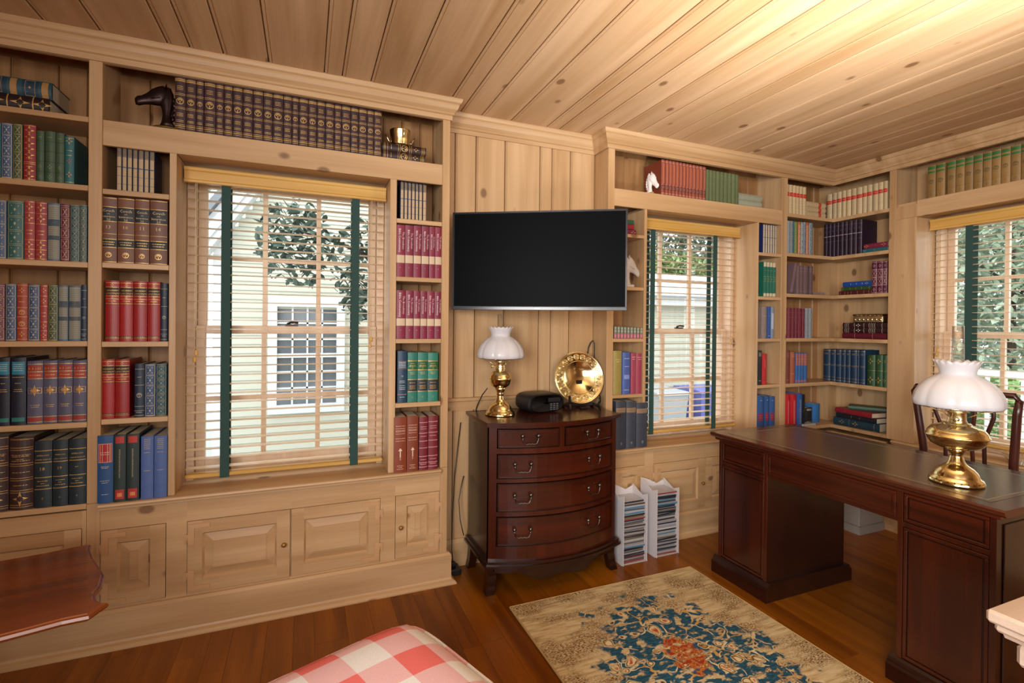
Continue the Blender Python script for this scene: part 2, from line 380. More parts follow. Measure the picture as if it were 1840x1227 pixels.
SLAT = flat('pale_slat_wood', 'ead6b4', .4); VAL = wood('blind_wood', 0, 'dcb56a', 'c09142', None, rough=.35, islands=False)
TAPE = flat('green_tape', '274844', .8, bump=.5, bscale=900); CORD = flat('blind_cord', 'd8c9a6', .8)
def blind(width, drop, tapes, label, loc, rz=0, cords=True):
    """local: x across, y away from the room, z down from the top of the opening"""
    r = root('venetian_blind', label, 'blind', loc, (0, 0, rz)); W = width
    MB().prism([(.0, 0), (.004, -.004), (.004, -.012), (.010, -.018), (.010, -.052), (.004, -.058), (.004, -.066), (.0, -.07), (.022, -.07), (.022, 0)], 0.0, W, 0).build('valance', VAL, r)
    mb = MB().box(.01, W-.01, .023, .07, -.05, -.002); mb.build('headrail', VAL, r)
    z = -.095; pitch = .0425; m = MB().prism([(.020, -.0012), (.046, .0012), (.072, -.0012), (.046, .0035)], .008, W-.008, 0).mesh('slat', SLAT)
    k = 0
    while z > -drop+.03:
        o = bpy.data.objects.new('slat', m); COL.objects.link(o); o.parent = r; o.location = (0, 0, z); z -= pitch; k += 1
    MB().box(.006, W-.006, .022, .072, -drop, -drop+.018, .004).build('bottom_rail', VAL, r)
    for tx in tapes:
        t = MB()
        for yy in (.0165, .0745): t.box(tx-.019, tx+.019, yy, yy+.001, -drop+(.01 if yy > .05 else -.004), -.068)
        t.box(tx-.019, tx+.019, .0165, .0755, -drop-.002, -drop-.001)
        t.build('ladder_tape', TAPE, r)
    if cords:
        for cx, l1 in ((.045, .86), (W-.075, .80)):
            c = MB(); c.tube([(cx, .012, -.07), (cx, .012, -l1)], .0012, 6); c.tube([(cx+.006, .012, -.07), (cx+.006, .012, -l1+.03)], .0012, 6)
            co = c.build('pull_cord', CORD, r)
            t = MB(); t.lathe([(.002, 0), (.006, -.004), (.008, -.022), (.005, -.026)][::-1], 10, ctr=(cx, .012), z0=-l1+.004); t.lathe([(.005, -.026), (.008, -.022), (.006, -.004), (.002, 0)], 10, ctr=(cx+.006, .012), z0=-l1+.034)
            t.build('tassel', VAL, co)
    return r
blind(.889, 1.415, (.165, .740), 'slatted wooden blind with two dark green tapes in the wide left window', (-.5105, 2.632, 2.045))
blind(.873, 1.405, (.125, .655), 'slatted wooden blind with yellow valance in the window behind the television chest', (1.9685, 2.655, 2.045), cords=True)
blind(.90, 1.405, (.205, .70), 'slatted wooden blind with deep yellow valance behind the desk lamp and chair', (3.735, 1.970, 2.05), -PI/2)

# ---------------------------------------------------------------- built-in shelving
P0, P1, P2 = pine(0), pine(1), pine(2)
def board(mb, *a): mb.box(*a, bev=.0015)
bk = root('bookcase', 'built-in pine bookcase framing the wide left window under the cornice', 'bookcase')
def part(name, m, par, *bx, kind=None):
    mb = MB()
    for b in bx: mb.box(*b, bev=.0015)
    return mb.build(name, m, par)
YK = 2.75
for a, b, c, d in ((-.821, -.776, .6005, ZT), (-.543, -.5175, .6005, ZH), (.3835, .416, .6005, ZH), (.649, .688, .6005, ZT), (-1.62, -1.575, .6005, ZT)):
    part('upright', P2, bk, (a, b, YA, YK+.02, c, d))
sh = [(-1.575, -.822, z) for z in (2.175, 1.897, 1.585, 1.265, .935, .602)] + [(-.775, -.544, z) for z in (1.89, 1.588, 1.262, .942)] + [(.4165, .6485, z) for z in (1.875, 1.583, 1.27, .946)]
for a, b, z in sh: part('shelf', P0, bk, (a, b, YA+.001, YK, z-.022, z))
part('shelf', P0, bk, (-.775, .6485, YA+.02, YK+.02, ZH+.082, 2.172))
part('header_beam', P0, bk, (-.775, .6485, YA+.001, YA+.019, ZH, 2.172))
part('window_soffit', P0, bk, (WA[0], WA[1], YA+.02, 2.745, ZH, ZH+.02))
mb = MB(); x = -1.575
while x < .6485:
    wd = random.choice((.10, .13, .16)); x2 = min(x+wd, .6485)
    segs = ((.601, 2.45),)
    if x2 > WA[0]-.03 and x < WA[1]+.03:
        segs = ((ZH+.03, 2.45),)
        if x < WA[0]-.03: mb.prism([(x, YK), (WA[0]-.03, YK), (WA[0]-.03, YK+.02), (x, YK+.02)], .601, 2.08)
        if x2 > WA[1]+.03: mb.prism([(WA[1]+.03, YK), (x2, YK), (x2, YK+.02), (WA[1]+.03, YK+.02)], .601, 2.08)
    for z0, z1 in segs: mb.prism([(x+.001, YK+.02), (x+.001, YK+.005), (x+.005, YK), (x+.009, YK+.003), (x+.011, YK), (x2-.004, YK), (x2-.001, YK+.005), (x2-.001, YK+.02)], z0, z1)
    x = x2
mb.build('back_panel', pine_dim(2), bk)
MB().box(-1.575, .6485, YA+.0005, YA+.018, ZC-.001, ZT).build('fascia', P0, bk)

bb = root('bookcase', 'built-in pine bookcase round the second window, running into the room corner', 'bookcase')
for a, b, lo, d in ((1.66, 1.706, .6005, ZT), (1.926, 1.9455, .6005, ZH), (2.8725, 2.885, .6005, ZH), (3.103, 3.157, .6005, ZT)):
    part('upright', P2, bb, (a, b, YB, YK+.02, lo, d))
ZSH = (1.876, 1.583, 1.266, .942)
for z in (1.905, 1.583, 1.268, .928): part('shelf', P0, bb, (1.7065, 1.9255, YB+.001, YK, z-.02, z))
for z in (1.863, 1.558, 1.266, .943): part('shelf', P0, bb, (2.8855, 3.1025, YB+.001, YK, z-.022, z))
part('shelf', P0, bb, (1.7065, 3.1025, YB+.02, YK+.02, ZH+.082, 2.172))
part('header_beam', P0, bb, (1.7065, 3.1025, YB+.001, YB+.019, ZH, 2.172))
part('window_soffit', P0, bb, (WB[0], WB[1], YB+.02, 2.745, ZH, ZH+.02))
for z in (2.158, 1.876, 1.586, 1.268, .943, .625):
    mb = MB(); mb.prism([(3.1575, YB+.001), (XR+.001, YB+.001), (XR+.001, 2.1545), (XF, 2.1545), (XF, YK), (3.1575, YK)], z-.024, z); mb.build('corner_shelf', P0, bb)
mb = MB()
for a, b in ((1.7065, 1.81), (1.81, 1.92), (2.9, 3.0), (3.0, 3.1025), (3.1575, 3.28), (3.28, 3.41), (3.41, 3.56), (3.56, 3.70), (3.70, XF)):
    mb.prism([(a+.001, YK+.02), (a+.001, YK+.005), (a+.005, YK), (a+.009, YK+.003), (a+.011, YK), (b-.004, YK), (b-.001, YK+.005), (b-.001, YK+.02)], .601, 2.45)
for a, b in ((1.92, 2.1), (2.1, 2.26), (2.26, 2.4), (2.4, 2.58), (2.58, 2.72), (2.72, 2.9)):
    mb.prism([(a+.001, YK+.02), (a+.001, YK+.005), (a+.005, YK), (b-.004, YK), (b-.001, YK+.005), (b-.001, YK+.02)], ZH+.03, 2.45)
mb.build('back_panel', pine_dim(2), bb)
MB().box(XF, XF+.012, 2.155, YK, .601, 2.45).build('side_panel', P2, bb)
MB().box(3.765, 3.785, 2.655, YK-.0005, .62, 2.45).build('corner_post', P2, bb)
MB().box(3.7855, XF-.0005, 2.655, 2.675, .62, 2.45).build('corner_post', P2, bb)
MB().box(1.7065, 3.1025, YB+.0005, YB+.018, ZC-.001, ZT).build('fascia', P0, bb)
MB().box(3.1575, XR, YB+.0005, YB+.018, ZC-.001, ZT).build('fascia', P0, bb)
br = root('bookcase', 'built-in pine frame and long shelf above the window behind the desk', 'bookcase')
part('upright', P2, br, (XR, XF+.01, 2.111, 2.1535, .6005, ZT))
part('upright', P2, br, (XR, XF-.02, WR[1]+.0005, 2.1105, .6005, ZH), (XR, XF+.01, WR[1]+.0005, 2.1105, 2.0685, 2.15))
part('upright', P2, br, (XR, XF-.02, .93, WR[0]-.0005, .6005, ZH+.08))
part('shelf', P1, br, (XR+.02, XF+.01, .2, 2.1105, ZH+.082, 2.172))
part('header_beam', P1, br, (XR+.0005, XR+.019, .2, 1.989, ZH, 2.172))
part('window_soffit', P1, br, (XR+.02, 3.845, WR[0], WR[1], ZH, ZH+.02))
mb = MB(); y = .2
while y < 2.11:
    y2 = min(y+.14, 2.1105); mb.box(XF, XF+.012, y+.001, y2-.001, 2.173, 2.45); y = y2
mb.box(XR, XR+.02, .2, .929, .601, 2.15)
mb.build('back_panel', P2, br)
MB().box(XR+.0005, XR+.018, .2, 2.1105, ZC-.001, ZT).build('fascia', P1, br)

# ---------------------------------------------------------------- base cabinets under the windows
HINGE = flat('painted_hinge', 'c29a70', .45)
def cab_door(par, a, b, z0, z1, hinge, knob, Y, rx=None):
    """inset raised-panel door, hinge side 'l' or 'r'"""
    d = MB(); f = .055; t = .004; g = .002; a += g; b -= g; z0 += g; z1 -= g
    y0 = Y-t; y1 = Y+.016
    for q in ((a, a+f, z0, z1), (b-f, b, z0, z1), (a+f, b-f, z0, z0+f), (a+f, b-f, z1-f, z1)): d.box(q[0], q[1], y0, y1, q[2], q[3])
    # moulded inner edge
    i = .008
    A = [(a+f, z0+f), (b-f, z0+f), (b-f, z1-f), (a+f, z1-f)]; B = [(a+f+i, z0+f+i), (b-f-i, z0+f+i), (b-f-i, z1-f-i), (a+f+i, z1-f-i)]
    d.add([(p[0], y0, p[1]) for p in A]+[(p[0], y0+.012, p[1]) for p in B], [(k, (k+1) % 4, 4+(k+1) % 4, 4+k) for k in range(4)])
    do = d.build('door', P0, par)
    s = .035; p = MB(); C = [(a+f+i, z0+f+i), (b-f-i, z0+f+i), (b-f-i, z1-f-i), (a+f+i, z1-f-i)]
    D = [(C[0][0]+s, C[0][1]+s), (C[1][0]-s, C[1][1]+s), (C[2][0]-s, C[2][1]-s), (C[3][0]+s, C[3][1]-s)]
    yo, ym, yi = y0+.012, y0+.004, y0+.0005
    vs = [(q[0], yo, q[1]) for q in C]+[(q[0], ym, q[1]) for q in D]+[(q[0], yi, q[1]) for q in D]
    p.add(vs, [(k, (k+1) % 4, 4+(k+1) % 4, 4+k) for k in range(4)]+[(4+k, 4+(k+1) % 4, 8+(k+1) % 4, 8+k) for k in range(4)]+[(8, 9, 10, 11)])
    p.build('raised_panel', P0, do)
    sg = 1 if hinge == 'l' else -1; hx = a if hinge == 'l' else b
    for zc, up in ((z1-.012, -1), (z0+.012, 1)):
        h = MB(); th = .0042; yy = y0-th
        def bx(u0, u1, v0, v1): h.box(hx+sg*u0, hx+sg*u1, yy, y0-.0002, zc+up*v0, zc+up*v1)
        bx(.004, .026, 0, .088); bx(.026, .085, 0, .018); bx(-.013, .004, .042, .082)
        h.tube([(hx-sg*.001, yy-.001, zc+up*.042), (hx-sg*.001, yy-.001, zc+up*.082)], .003, 8)
        ho = h.build('hinge', HINGE, do)
    if knob:
        kx = (b-.025) if hinge == 'l' else (a+.025)
        k = MB(); k.lathe([(.004, 0), (.004, .008), (.010, .012), (.011, .018), (.007, .023), (0.0001, .024)], 14, mat=Matrix.Translation((kx, y0, (z0+z1)/2)) @ Matrix.Rotation(PI/2, 4, 'X'))
        k.build('knob', flat('small_brass_knob', '9a7238', .35, .5), do)
    return do
def base_cab(label, X0, X1, Y, doors, ctr, sill):
    r = root('base_cabinet', label, 'cabinet')
    for q in ctr: MB().box(q[0], q[1], Y-.0005, Y+.22, 0, .5995, .0015).build('end_post', P2, r)
    f = MB(); ed = sorted(doors)
    xs = X0
    for a, b, z0, z1, h, k in ed: f.box(xs, a, Y, Y+.02, .155, .575); f.box(a, b, Y, Y+.02, .155, z0); f.box(a, b, Y, Y+.02, z1, .575); f.box(a, b, Y+.019, Y+.024, z0, z1); xs = b
    f.box(xs, X1, Y, Y+.02, .155, .575); f.box(X0, X1, Y+.0005, Y+.02, .0, .155)
    f.build('face_frame', P0, r)
    for a, b, z0, z1, h, k in ed: cab_door(r, a, b, z0, z1, h, k, Y+.001)
    if sill:
        s = MB(); a, b = sill; yb = 2.765
        s.prism([(Y-.012, .572), (Y-.020, .574), (Y-.020, .582), (Y-.028, .584), (Y-.032, .590), (Y-.030, .597), (Y-.024, .60), (yb, .60), (yb, .578), (Y+.001, .572)], a, b, 0)
        s.build('window_sill', P0, r)
    return r
base_cab('pine base cabinet with four panelled doors under the wide left window', -.775, .6485, YA, [(-.787+.012, -.547, .165, .485, 'l', False), (-.471, -.0605, .165, .481, 'l', True), (-.0585, .348, .165, .481, 'r', False), (.42, .6475, .165, .482, 'r', True)], ((.649, .688), (-.821, -.7755)), (-.775, .6485))
base_cab('pine base cabinet at the far left, below the volumes numbered 18 to 20', -1.575, -.8215, YA, [(-1.45, -.835, .165, .505, 'l', False)], (), None)
base_cab('pine base cabinet behind the two plastic disc towers and the desk', 1.7065, 3.1025, YB, [(1.72, 1.945, .165, .487, 'l', False), (2.01, 2.425, .165, .487, 'l', True), (2.428, 2.83, .165, .487, 'r', False), (2.90, 3.09, .165, .487, 'r', False)], ((1.66, 1.706), (3.103, 3.157)), (1.7065, 3.1025))
r = root('base_cabinet', 'pine sill and base cabinet under the window behind the desk', 'cabinet')
MB().box(XR+.0005, XR+.02, .2, 2.11, .0, .575).build('face_frame', P1, r)
s = MB(); s.prism([(XR-.012, .572), (XR-.020, .574), (XR-.020, .582), (XR-.030, .586), (XR-.032, .590), (XR-.030, .597), (XR-.024, .60), (3.87, .60), (3.87, .578), (XR+.001, .572)], .2, 2.11, 1); s.build('window_sill', P1, r)
part('face_frame', P0, r, (3.1575, XR, YB, YB+.018, 0, .575), (XR, XR+.018, 2.155, YB, 0, .575))
# ---------------------------------------------------------------- books
_TXT = {}
def textmesh(s):
    """unit-height lettering: list of verts (x,y) centred on x, faces, width"""
    if s in _TXT: return _TXT[s]
    c = bpy.data.curves.new('lettering', 'FONT'); c.body = s; c.size = 1; c.resolution_u = 1; c.align_x = 'CENTER'
    o = bpy.data.objects.new('lettering', c); COL.objects.link(o)
    bpy.context.view_layer.update()
    me = bpy.data.meshes.new_from_object(o.evaluated_get(bpy.context.evaluated_depsgraph_get()))
    vs = [(v.co.x, v.co.y) for v in me.vertices]; fs = [tuple(p.vertices) for p in me.polygons]
    bpy.data.objects.remove(o); bpy.data.curves.remove(c); bpy.data.meshes.remove(me)
    wd = max(v[0] for v in vs)-min(v[0] for v in vs); cx = (max(v[0] for v in vs)+min(v[0] for v in vs))/2
    vs = [(v[0]-cx, v[1]) for v in vs]
    _TXT[s] = (vs, fs, wd); return _TXT[s]
_BM = {}
def book(look, w, h, d, st, loc, rot=(0, 0, 0), group=None, cat='book'):
    """local: spine at y=0 facing -y, centred on x, standing on z=0"""
    cover, els, bul, pg = st['c'], st.get('e', []), st.get('b', .16), st.get('p', PAGES)
    key = (round(w, 4), round(h, 3), round(d, 3), st['k'])
    R = root('book', look, cat, loc, rot, group)
    if key in _BM:
        for n, me in _BM[key]:
            o = bpy.data.objects.new(n, me); COL.objects.link(o); o.parent = R
        return R
    bb_ = bul*w; t = .0022; hw = w/2
    def yy(x): return bb_*(2*x/w)**2
    N = 8; xs = [-hw+w*i/N for i in range(N+1)]
    parts = []
    mb = MB()
    mb.prism([(-hw, d)]+[(x, yy(x)) for x in xs]+[(hw, d), (hw-t, d), (hw-t, bb_+t), (-hw+t, bb_+t), (-hw+t, d)], 0, h, 2)
    # smooth only the rounded spine
    parts.append(('cover', mb.mesh('cover', leather(cover, st.get('r', .45)))))
    mb = MB().box(-hw+t, hw-t, bb_+t*.5, d-.004, .003, h-.003)
    parts.append(('pages', mb.mesh('pages', pg)))
    groups = {}
    def G(n, col): return groups.setdefault((n, col), MB())
    def quadstrip(m, x0, x1, z0, z1, off, n=6):
        V = []; F = []
        for i in range(n+1):
            x = x0+(x1-x0)*i/n; V += [(x, yy(x)-off, z0), (x, yy(x)-off, z1)]
        for i in range(n): F.append((2*i, 2*i+2, 2*i+3, 2*i+1))
        m.add(V, F)
    def poly(m, pts, off):
        m.add([(p[0], yy(p[0])-off, p[1]) for p in pts], [tuple(range(len(pts)))])
    gc = st.get('g', 'gold')
    for e in els:
        k = e[0]
        if k == 'b':      # band: z, thickness(m)
            quadstrip(G('gilt_print', e[3] if len(e) > 3 else gc), -hw*.97, hw*.97, e[1]*h-e[2]/2, e[1]*h+e[2]/2, .0006)
        elif k == 'p':    # panel: z0, z1, colour, width fraction
            wf = e[4] if len(e) > 4 else .97
            quadstrip(G('label_print', e[3]), -hw*wf, hw*wf, e[1]*h, e[2]*h, .0004)
        elif k == 't':    # text: z, width fraction, string, colour
            vs, fs, wd = textmesh(e[3]); s = e[2]*w/wd
            if len(e) > 5: s = min(s, e[5]*h)
            m = G('spine_lettering', e[4] if len(e) > 4 else gc)
            m.add([(v[0]*s, yy(v[0]*s)-.0011, e[1]*h+v[1]*s) for v in vs], fs)
        elif k == 'v':    # text running down: z centre, length fraction, string, x offset fraction, colour, max size fraction of w
            vs, fs, wd = textmesh(e[3]); s = min(e[2]*h/wd, e[6]*w if len(e) > 6 else 1)
            m = G('spine_lettering', e[5]); x0 = e[4]*w
            m.add([(x0+v[1]*s, yy(x0+v[1]*s)-.0011, e[1]*h-v[0]*s) for v in vs], fs)
        elif k == 'l':    # worn line of tooling
            m = G('gilt_print', e[3] if len(e) > 3 else gc); wl = e[2]*hw; x = -wl
            while x < wl:
                q = random.uniform(.06, .16)*w; quadstrip(m, x, min(x+q, wl), e[1]*h-.0011, e[1]*h+.0011, .0007, 2); x += q+.03*w
        elif k == 'd':    # lozenge
            m = G('gilt_print', e[3] if len(e) > 3 else gc); r = e[2]*w; z = e[1]*h
            for q in (1, -1): poly(m, [(0, z+r*1.3*q), (r*.25, z+r*.3*q), (0, z+r*.5*q), (-r*.25, z+r*.3*q)], .0008)
            for q in (1, -1): poly(m, [(r*q, z), (r*.3*q, z+r*.25), (r*.5*q, z), (r*.3*q, z-r*.25)], .0008)
        elif k == 'o':    # ringed medallion with a small tree or star inside
            m = G('gilt_print', e[3] if len(e) > 3 else gc); r = e[2]*w; z = e[1]*h
            for i in range(14):
                a, b = 2*PI*i/14, 2*PI*(i+1)/14
                poly(m, [(r*math.cos(a), z+r*math.sin(a)), (r*math.cos(b), z+r*math.sin(b)), (r*.82*math.cos(b), z+r*.82*math.sin(b)), (r*.82*math.cos(a), z+r*.82*math.sin(a))], .0008)
            poly(m, [(-r*.08, z-r*.8), (r*.08, z-r*.8), (r*.08, z), (-r*.08, z)], .0008)
            for i in range(7):
                a = PI*(i+.5)/7-.0; c_ = (r*.45*math.cos(a), z+r*.1+r*.4*math.sin(a)); q = r*.17
                poly(m, [(c_[0]+q, c_[1]), (c_[0], c_[1]+q), (c_[0]-q, c_[1]), (c_[0], c_[1]-q)], .0008)
        elif k == 'f':    # framed compartment with a crossed centre
            m = G('gilt_print', e[3] if len(e) > 3 else gc); z0, z1 = e[1]*h, e[2]*h; x = hw*.88; q = .0011
            for a in ((-x, x, z0, z0+q), (-x, x, z1-q, z1), (-x, -x+q*1.3, z0, z1), (x-q*1.3, x, z0, z1)): quadstrip(m, *a, .0006)
            zc = (z0+z1)/2; rx = x*.62; rz = (z1-z0)*.34; q = .0013
            for sg in (1, -1): poly(m, [(-rx, zc-sg*rz), (-rx+q*2, zc-sg*rz), (rx, zc+sg*rz), (rx-q*2, zc+sg*rz)], .0008)
            poly(m, [(rx*.3, zc), (0, zc+rz*.4), (-rx*.3, zc), (0, zc-rz*.4)], .0009)
        elif k == 'a':    # arrow ornament
            m = G('spine_lettering', e[3]); z = e[1]*h; L_ = e[2]*h
            poly(m, [(-w*.04, z), (w*.04, z), (w*.04, z+L_*.75), (-w*.04, z+L_*.75)], .0009); poly(m, [(-w*.17, z+L_*.7), (w*.17, z+L_*.7), (0, z+L_)], .0009)
            for q in (.1, .2): poly(m, [(-w*.05, z-q*L_*1.2), (w*.05, z-q*L_*1.2), (w*.05, z-q*L_*1.2+.002), (-w*.05, z-q*L_*1.2+.002)], .0009)
    for (n, c), m in groups.items():
        parts.append((n, m.mesh(n, GOLD if c == 'gold' else ink(c))))
    _BM[key] = parts
    for n, me in parts:
        o = bpy.data.objects.new(n, me); COL.objects.link(o); o.parent = R
    return R
# ---- bindings
def bands(*zs, t=.0016): return [('b', z, t) for z in zs]
ST = {}
def style(k, c, e, **kw): ST[k] = dict(k=k, c=c, e=e, **kw)
style('tree', '3b2227', bands(.93, .955, t=.003)+bands(.915, .685, .66, .43, .405, .115, .05)+bands(.085, t=.003)+[('o', .545, .36)]+[('l', z, .6) for z in (.82, .79, .76)]+[('l', z, .62) for z in (.32, .295, .27)]+[('l', z, .7) for z in (.19, .165)], b=.12)
style('lyingdark', '2f1c1c', bands(.04, .07, .12, .36, .40, .62, .66, .9, .93, .96)+[('o', .5, .42), ('d', .76, .3), ('l', .2, .6)], b=.18)
style('frames_blue', '3c5a86', bands(.015, .985)+[('f', .02+.192*i, .2+.192*i) for i in range(5)], g='c9b98c', b=.14)
style('frames_green', '2f6a68', bands(.015, .985)+[('f', .02+.24*i, .24+.24*i) for i in range(4)], g='b9ac7c', b=.14)
style('frames_dgreen', '39543f', bands(.01, .99)+[('f', .02+.16*i, .17+.16*i) for i in range(6)], g='b9a35c', b=.14)
style('frames_teal', '2c5b68', bands(.01, .99)+[('f', .03+.135*i, .15+.135*i) for i in range(7)], g='a89c74', b=.14)
style('swirl_red', 'a02b33', bands(.02, .98, .30, .33)+[('d', z, .42) for z in (.9, .78, .67, .57, .46, .18, .08)]+[('l', .4, .5), ('l', .25, .5)], b=.14)
style('green_ribbed', '3f5a40', [('b', z, .004, '2c4430') for z in (.2, .4, .6, .8)]+[('d', .1, .25), ('d', .3, .25), ('l', .88, .4)], g='8c9a60', b=.16)
style('teal_flower', '2f7076', bands(.04, .96)+[('d', .9, .4, 'd8a46a'), ('d', .48, .3, 'c8605a'), ('d', .2, .35, 'd8a46a'), ('l', .7, .6), ('l', .6, .5)], b=.16)
style('red_lozenge', 'a83f44', bands(.02, .98, .18, .34, .62, .8)+[('d', .1, .4), ('d', .26, .4), ('d', .71, .4), ('d', .9, .4), ('l', .5, .6), ('l', .44, .5)], b=.14)
style('grey_scale', '57708a', [('p', .03, .97, '8d8c7c', .9), ('p', .6, .72, '3e6a88', .9), ('p', .36, .44, '3e6a88', .9)]+[('b', .05+.035*i, .0014, '5b6470') for i in range(26)], b=.14)
style('maroon_lace', '6d2338', bands(.03, .97)+[('f', .04+.185*i, .2+.185*i) for i in range(5)], g='c9a58a', b=.14)
style('orange_med', 'b34a30', bands(.03, .97, .22, .42, .58, .78)+[('o', .5, .3), ('o', .3, .3), ('d', .88, .3), ('d', .12, .3), ('l', .68, .6)], g='d9b074', b=.14)
style('navy_plain', '20293c', bands(.03, .1, .6, .86, .97)+[('o', .42, .25), ('l', .75, .5)], g='9a9488', b=.14)
style('navy_cyan', '10172f', [('p', .75, .94, '1f7f9e', .85)]+[('l', z, .6, 'c8c4a8') for z in (.9, .87, .84, .81)]+[('l', .71, .8, 'b8a060')]+[('t', .62, .5, 'Title', 'b8a060'), ('l', .53, .5), ('l', .5, .6), ('p', .05, .11, '24786e', .85)], b=.10)
ST['navy_cyan']['e'][6] = ('l', .62, .4, 'b8a060')
style('lee', '5b5c78', [('p', .84, .93, '9c3228', .9), ('p', .73, .82, 'a63c2c', .9), ('p', .045, .10, '9c3228', .9)]+bands(.95, .83, .72, .03, .115, t=.0022)+[('t', .865, .78, 'R. E. LEE', 'd0a860', .05), ('l', .775, .7), ('l', .30, .6), ('l', .27, .5)]+[('d', .53, .36), ('p', .505, .555, 'c08a48', .45), ('f', .485, .575)], b=.12)
style('kentucky', '3d2728', bands(.975, .86, .83, .64, .61, .44, .41, .27, .24, .07, .04, t=.0018)+[('d', .92, .28), ('t', .745, .8, 'SOCIOLOGY', 'd0a860', .035), ('t', .715, .12, 'OF', 'd0a860'), ('t', .675, .78, 'KENTUCKY', 'd0a860', .035), ('l', .52, .75), ('l', .34, .6), ('d', .155, .32)], b=.2)
ST['kentucky']['e'][11:15] = [('l', .76, .8), ('l', .74, .7), ('l', .70, .3), ('l', .68, .75)]
def am(n): style('law'+n, '1c2f37', bands(.855, .68, .455, .28, t=.0024)+[('t', .775, .66, 'AMERICAN', 'd0a860', .04), ('t', .715, .86, 'JURISPRUDENCE', 'd0a860', .04)]+([('t', .56, .26, n)] if n != 'x' else [('l', .58, .22)])+[('l', .40, .6), ('l', .365, .2), ('l', .33, .7), ('d', .14, .08)], b=.12)
am('18'); am('19'); am('x')
style('small_set', '1d2a4c', [('p', .02, .98, 'b59e7c', .8), ('p', .80, .98, '8a8a80', .8), ('b', .55, .004, '2d4f7a'), ('b', .35, .0015, '2d4f7a'), ('b', .16, .0015, '2d4f7a'), ('b', .79, .002, '2d4f7a')], b=.16)
def couch(n): style('couch'+n, '744630', [('p', .63, .85, '14161e', .98), ('p', .235, .36, '14161e', .98)]+bands(.85, .63, .36, .235, .0135, .985, t=.002)+[('t', .775, .72, 'Couch', 'd8c49c'), ('t', .735, .18, 'on', 'd8c49c'), ('t', .69, .82, 'Insurance', 'd8c49c'), ('t', .645, .2, '2d', 'd8c49c'), ('t', .52, .26, n, 'd8b888'), ('b', .44, .0012), ('l', .315, .75), ('l', .28, .65), ('o', .12, .2)], b=.08)
for n in ('13', '10', '11', '14'): couch(n)
_l = [('p', .765, .875, '16100f', .98)]+bands(.965, .895, .89, .75, .70, .62, t=.0018)+[('b', .61, .0018, '16100f'), ('b', .885, .003, '16100f'), ('d', .93, .14), ('t', .828, .86, 'ABRAHAM'), ('t', .778, .92, 'LINCOLN'), ('d', .725, .1), ('l', .665, .55), ('d', .64, .06), ('p', .055, .085, '16100f', .92), ('l', .07, .85), ('b', .05, .0012)]
style('lincoln', 'a51f23', _l, b=.12, r=.35)
style('navy_crest', '1c2f45', bands(.03, .12, .2, .6, .9, t=.0014)+[('o', .41, .28), ('l', .75, .4), ('l', .09, .6)], g='b8b4a0', b=.14)
style('blue_redlabel', '28558c', [('p', .60, .88, 'c89a80', .86), ('p', .61, .87, 'a81f2c', .80), ('l', .75, .6, 'd8c8b8'), ('l', .72, .55, 'd8c8b8'), ('l', .54, .5, 'b8b8b0'), ('l', .52, .4, 'b8b8b0'), ('l', .33, .6, 'b8b8b0'), ('l', .30, .4, 'b8b8b0'), ('l', .13, .4, 'b8b8b0')], b=.10)
style('green_redlabel', '1f3330', [('p', .87, .97, 'b0322e', .72), ('p', .04, .18, 'b0322e', .72), ('p', .075, .13, 'd88a5a', .4)]+[('v', .60, .44, 'READINGS IN THE HISTORY', .0, 'b0a078', .26)], b=.08)
ST['green_redlabel']['e'][3:] = [('l', .36+.018*i, .12, 'b0a078') for i in range(24)]
style('blue_volume', '4f6aa6', [('l', z, .5, 'b8a878') for z in (.95, .92, .89, .86, .83, .80, .74, .45)], b=.10)
style('broadman', '85213f', [('p', .27, .42, 'cbb79a', .97), ('v', .70, .46, 'The Broadman', .22, 'd8c8cc', .34), ('v', .70, .50, 'Bible Commentary', -.2, 'e8dce0', .36), ('v', .16, .16, 'Volume', .0, 'd8a0a8', .2)], b=.08)
ST['broadman']['e'][3] = ('l', .18, .12, 'd8a0a8')
style('supreme', '20425f', [('b', .80, .0015, 'c07858'), ('b', .66, .0015, 'c07858'), ('p', .67, .79, '3c5a74', .8)]+[('l', z, .75, 'd4d8d8') for z in (.78, .75, .72, .69)]+[('t', .50, .2, '95', 'd8d8d0')]+[('l', z, .6, 'd0d0c8') for z in (.42, .39, .33, .29, .26)]+[('b', .16, .002, 'c89078'), ('l', .11, .5, 'd8d8d0')], b=.12)
def jur(n): style('jurid'+n, '2a8070', [('p', .655, .82, '1b5c34', .97), ('p', .22, .45, '222b34', .97)]+bands(.83, .65, .455, .215, t=.0028)+[('t', .745, .6, 'State'), ('t', .70, .85, 'Materials'), ('t', .66, .16, n), ('l', .6, .5), ('l', .57, .4)]+[('l', z, .6) for z in (.39, .33, .3, .27)]+[('t', .1, .2, '24')], b=.10)
ST_ = None
for n in '235':
    jur(n); ST['jurid'+n]['e'] = [e for e in ST['jurid'+n]['e'] if e[0] != 't']+[('l', .78, .45), ('l', .74, .6), ('l', .72, .7), ('d', .685, .1), ('d', .1, .1)]
style('brown_arrow', '833b22', [('l', z, .75, 'd8b8a0') for z in (.84, .795, .76, .74, .70, .615, .57)]+[('a', .27, .17, 'e0c8b0'), ('l', .12, .5, 'd8b8a0'), ('l', .09, .3, 'd8b8a0'), ('l', .06, .55, 'd8b8a0')], b=.08)
style('red_torts', '7c2230', [('b', z, .0022, 'd8b0b4') for z in (.90, .70, .55, .42, .26, .14, .06)]+[('l', z, .7, 'd8b0b4') for z in (.82, .78, .64, .2, .11)], b=.12)
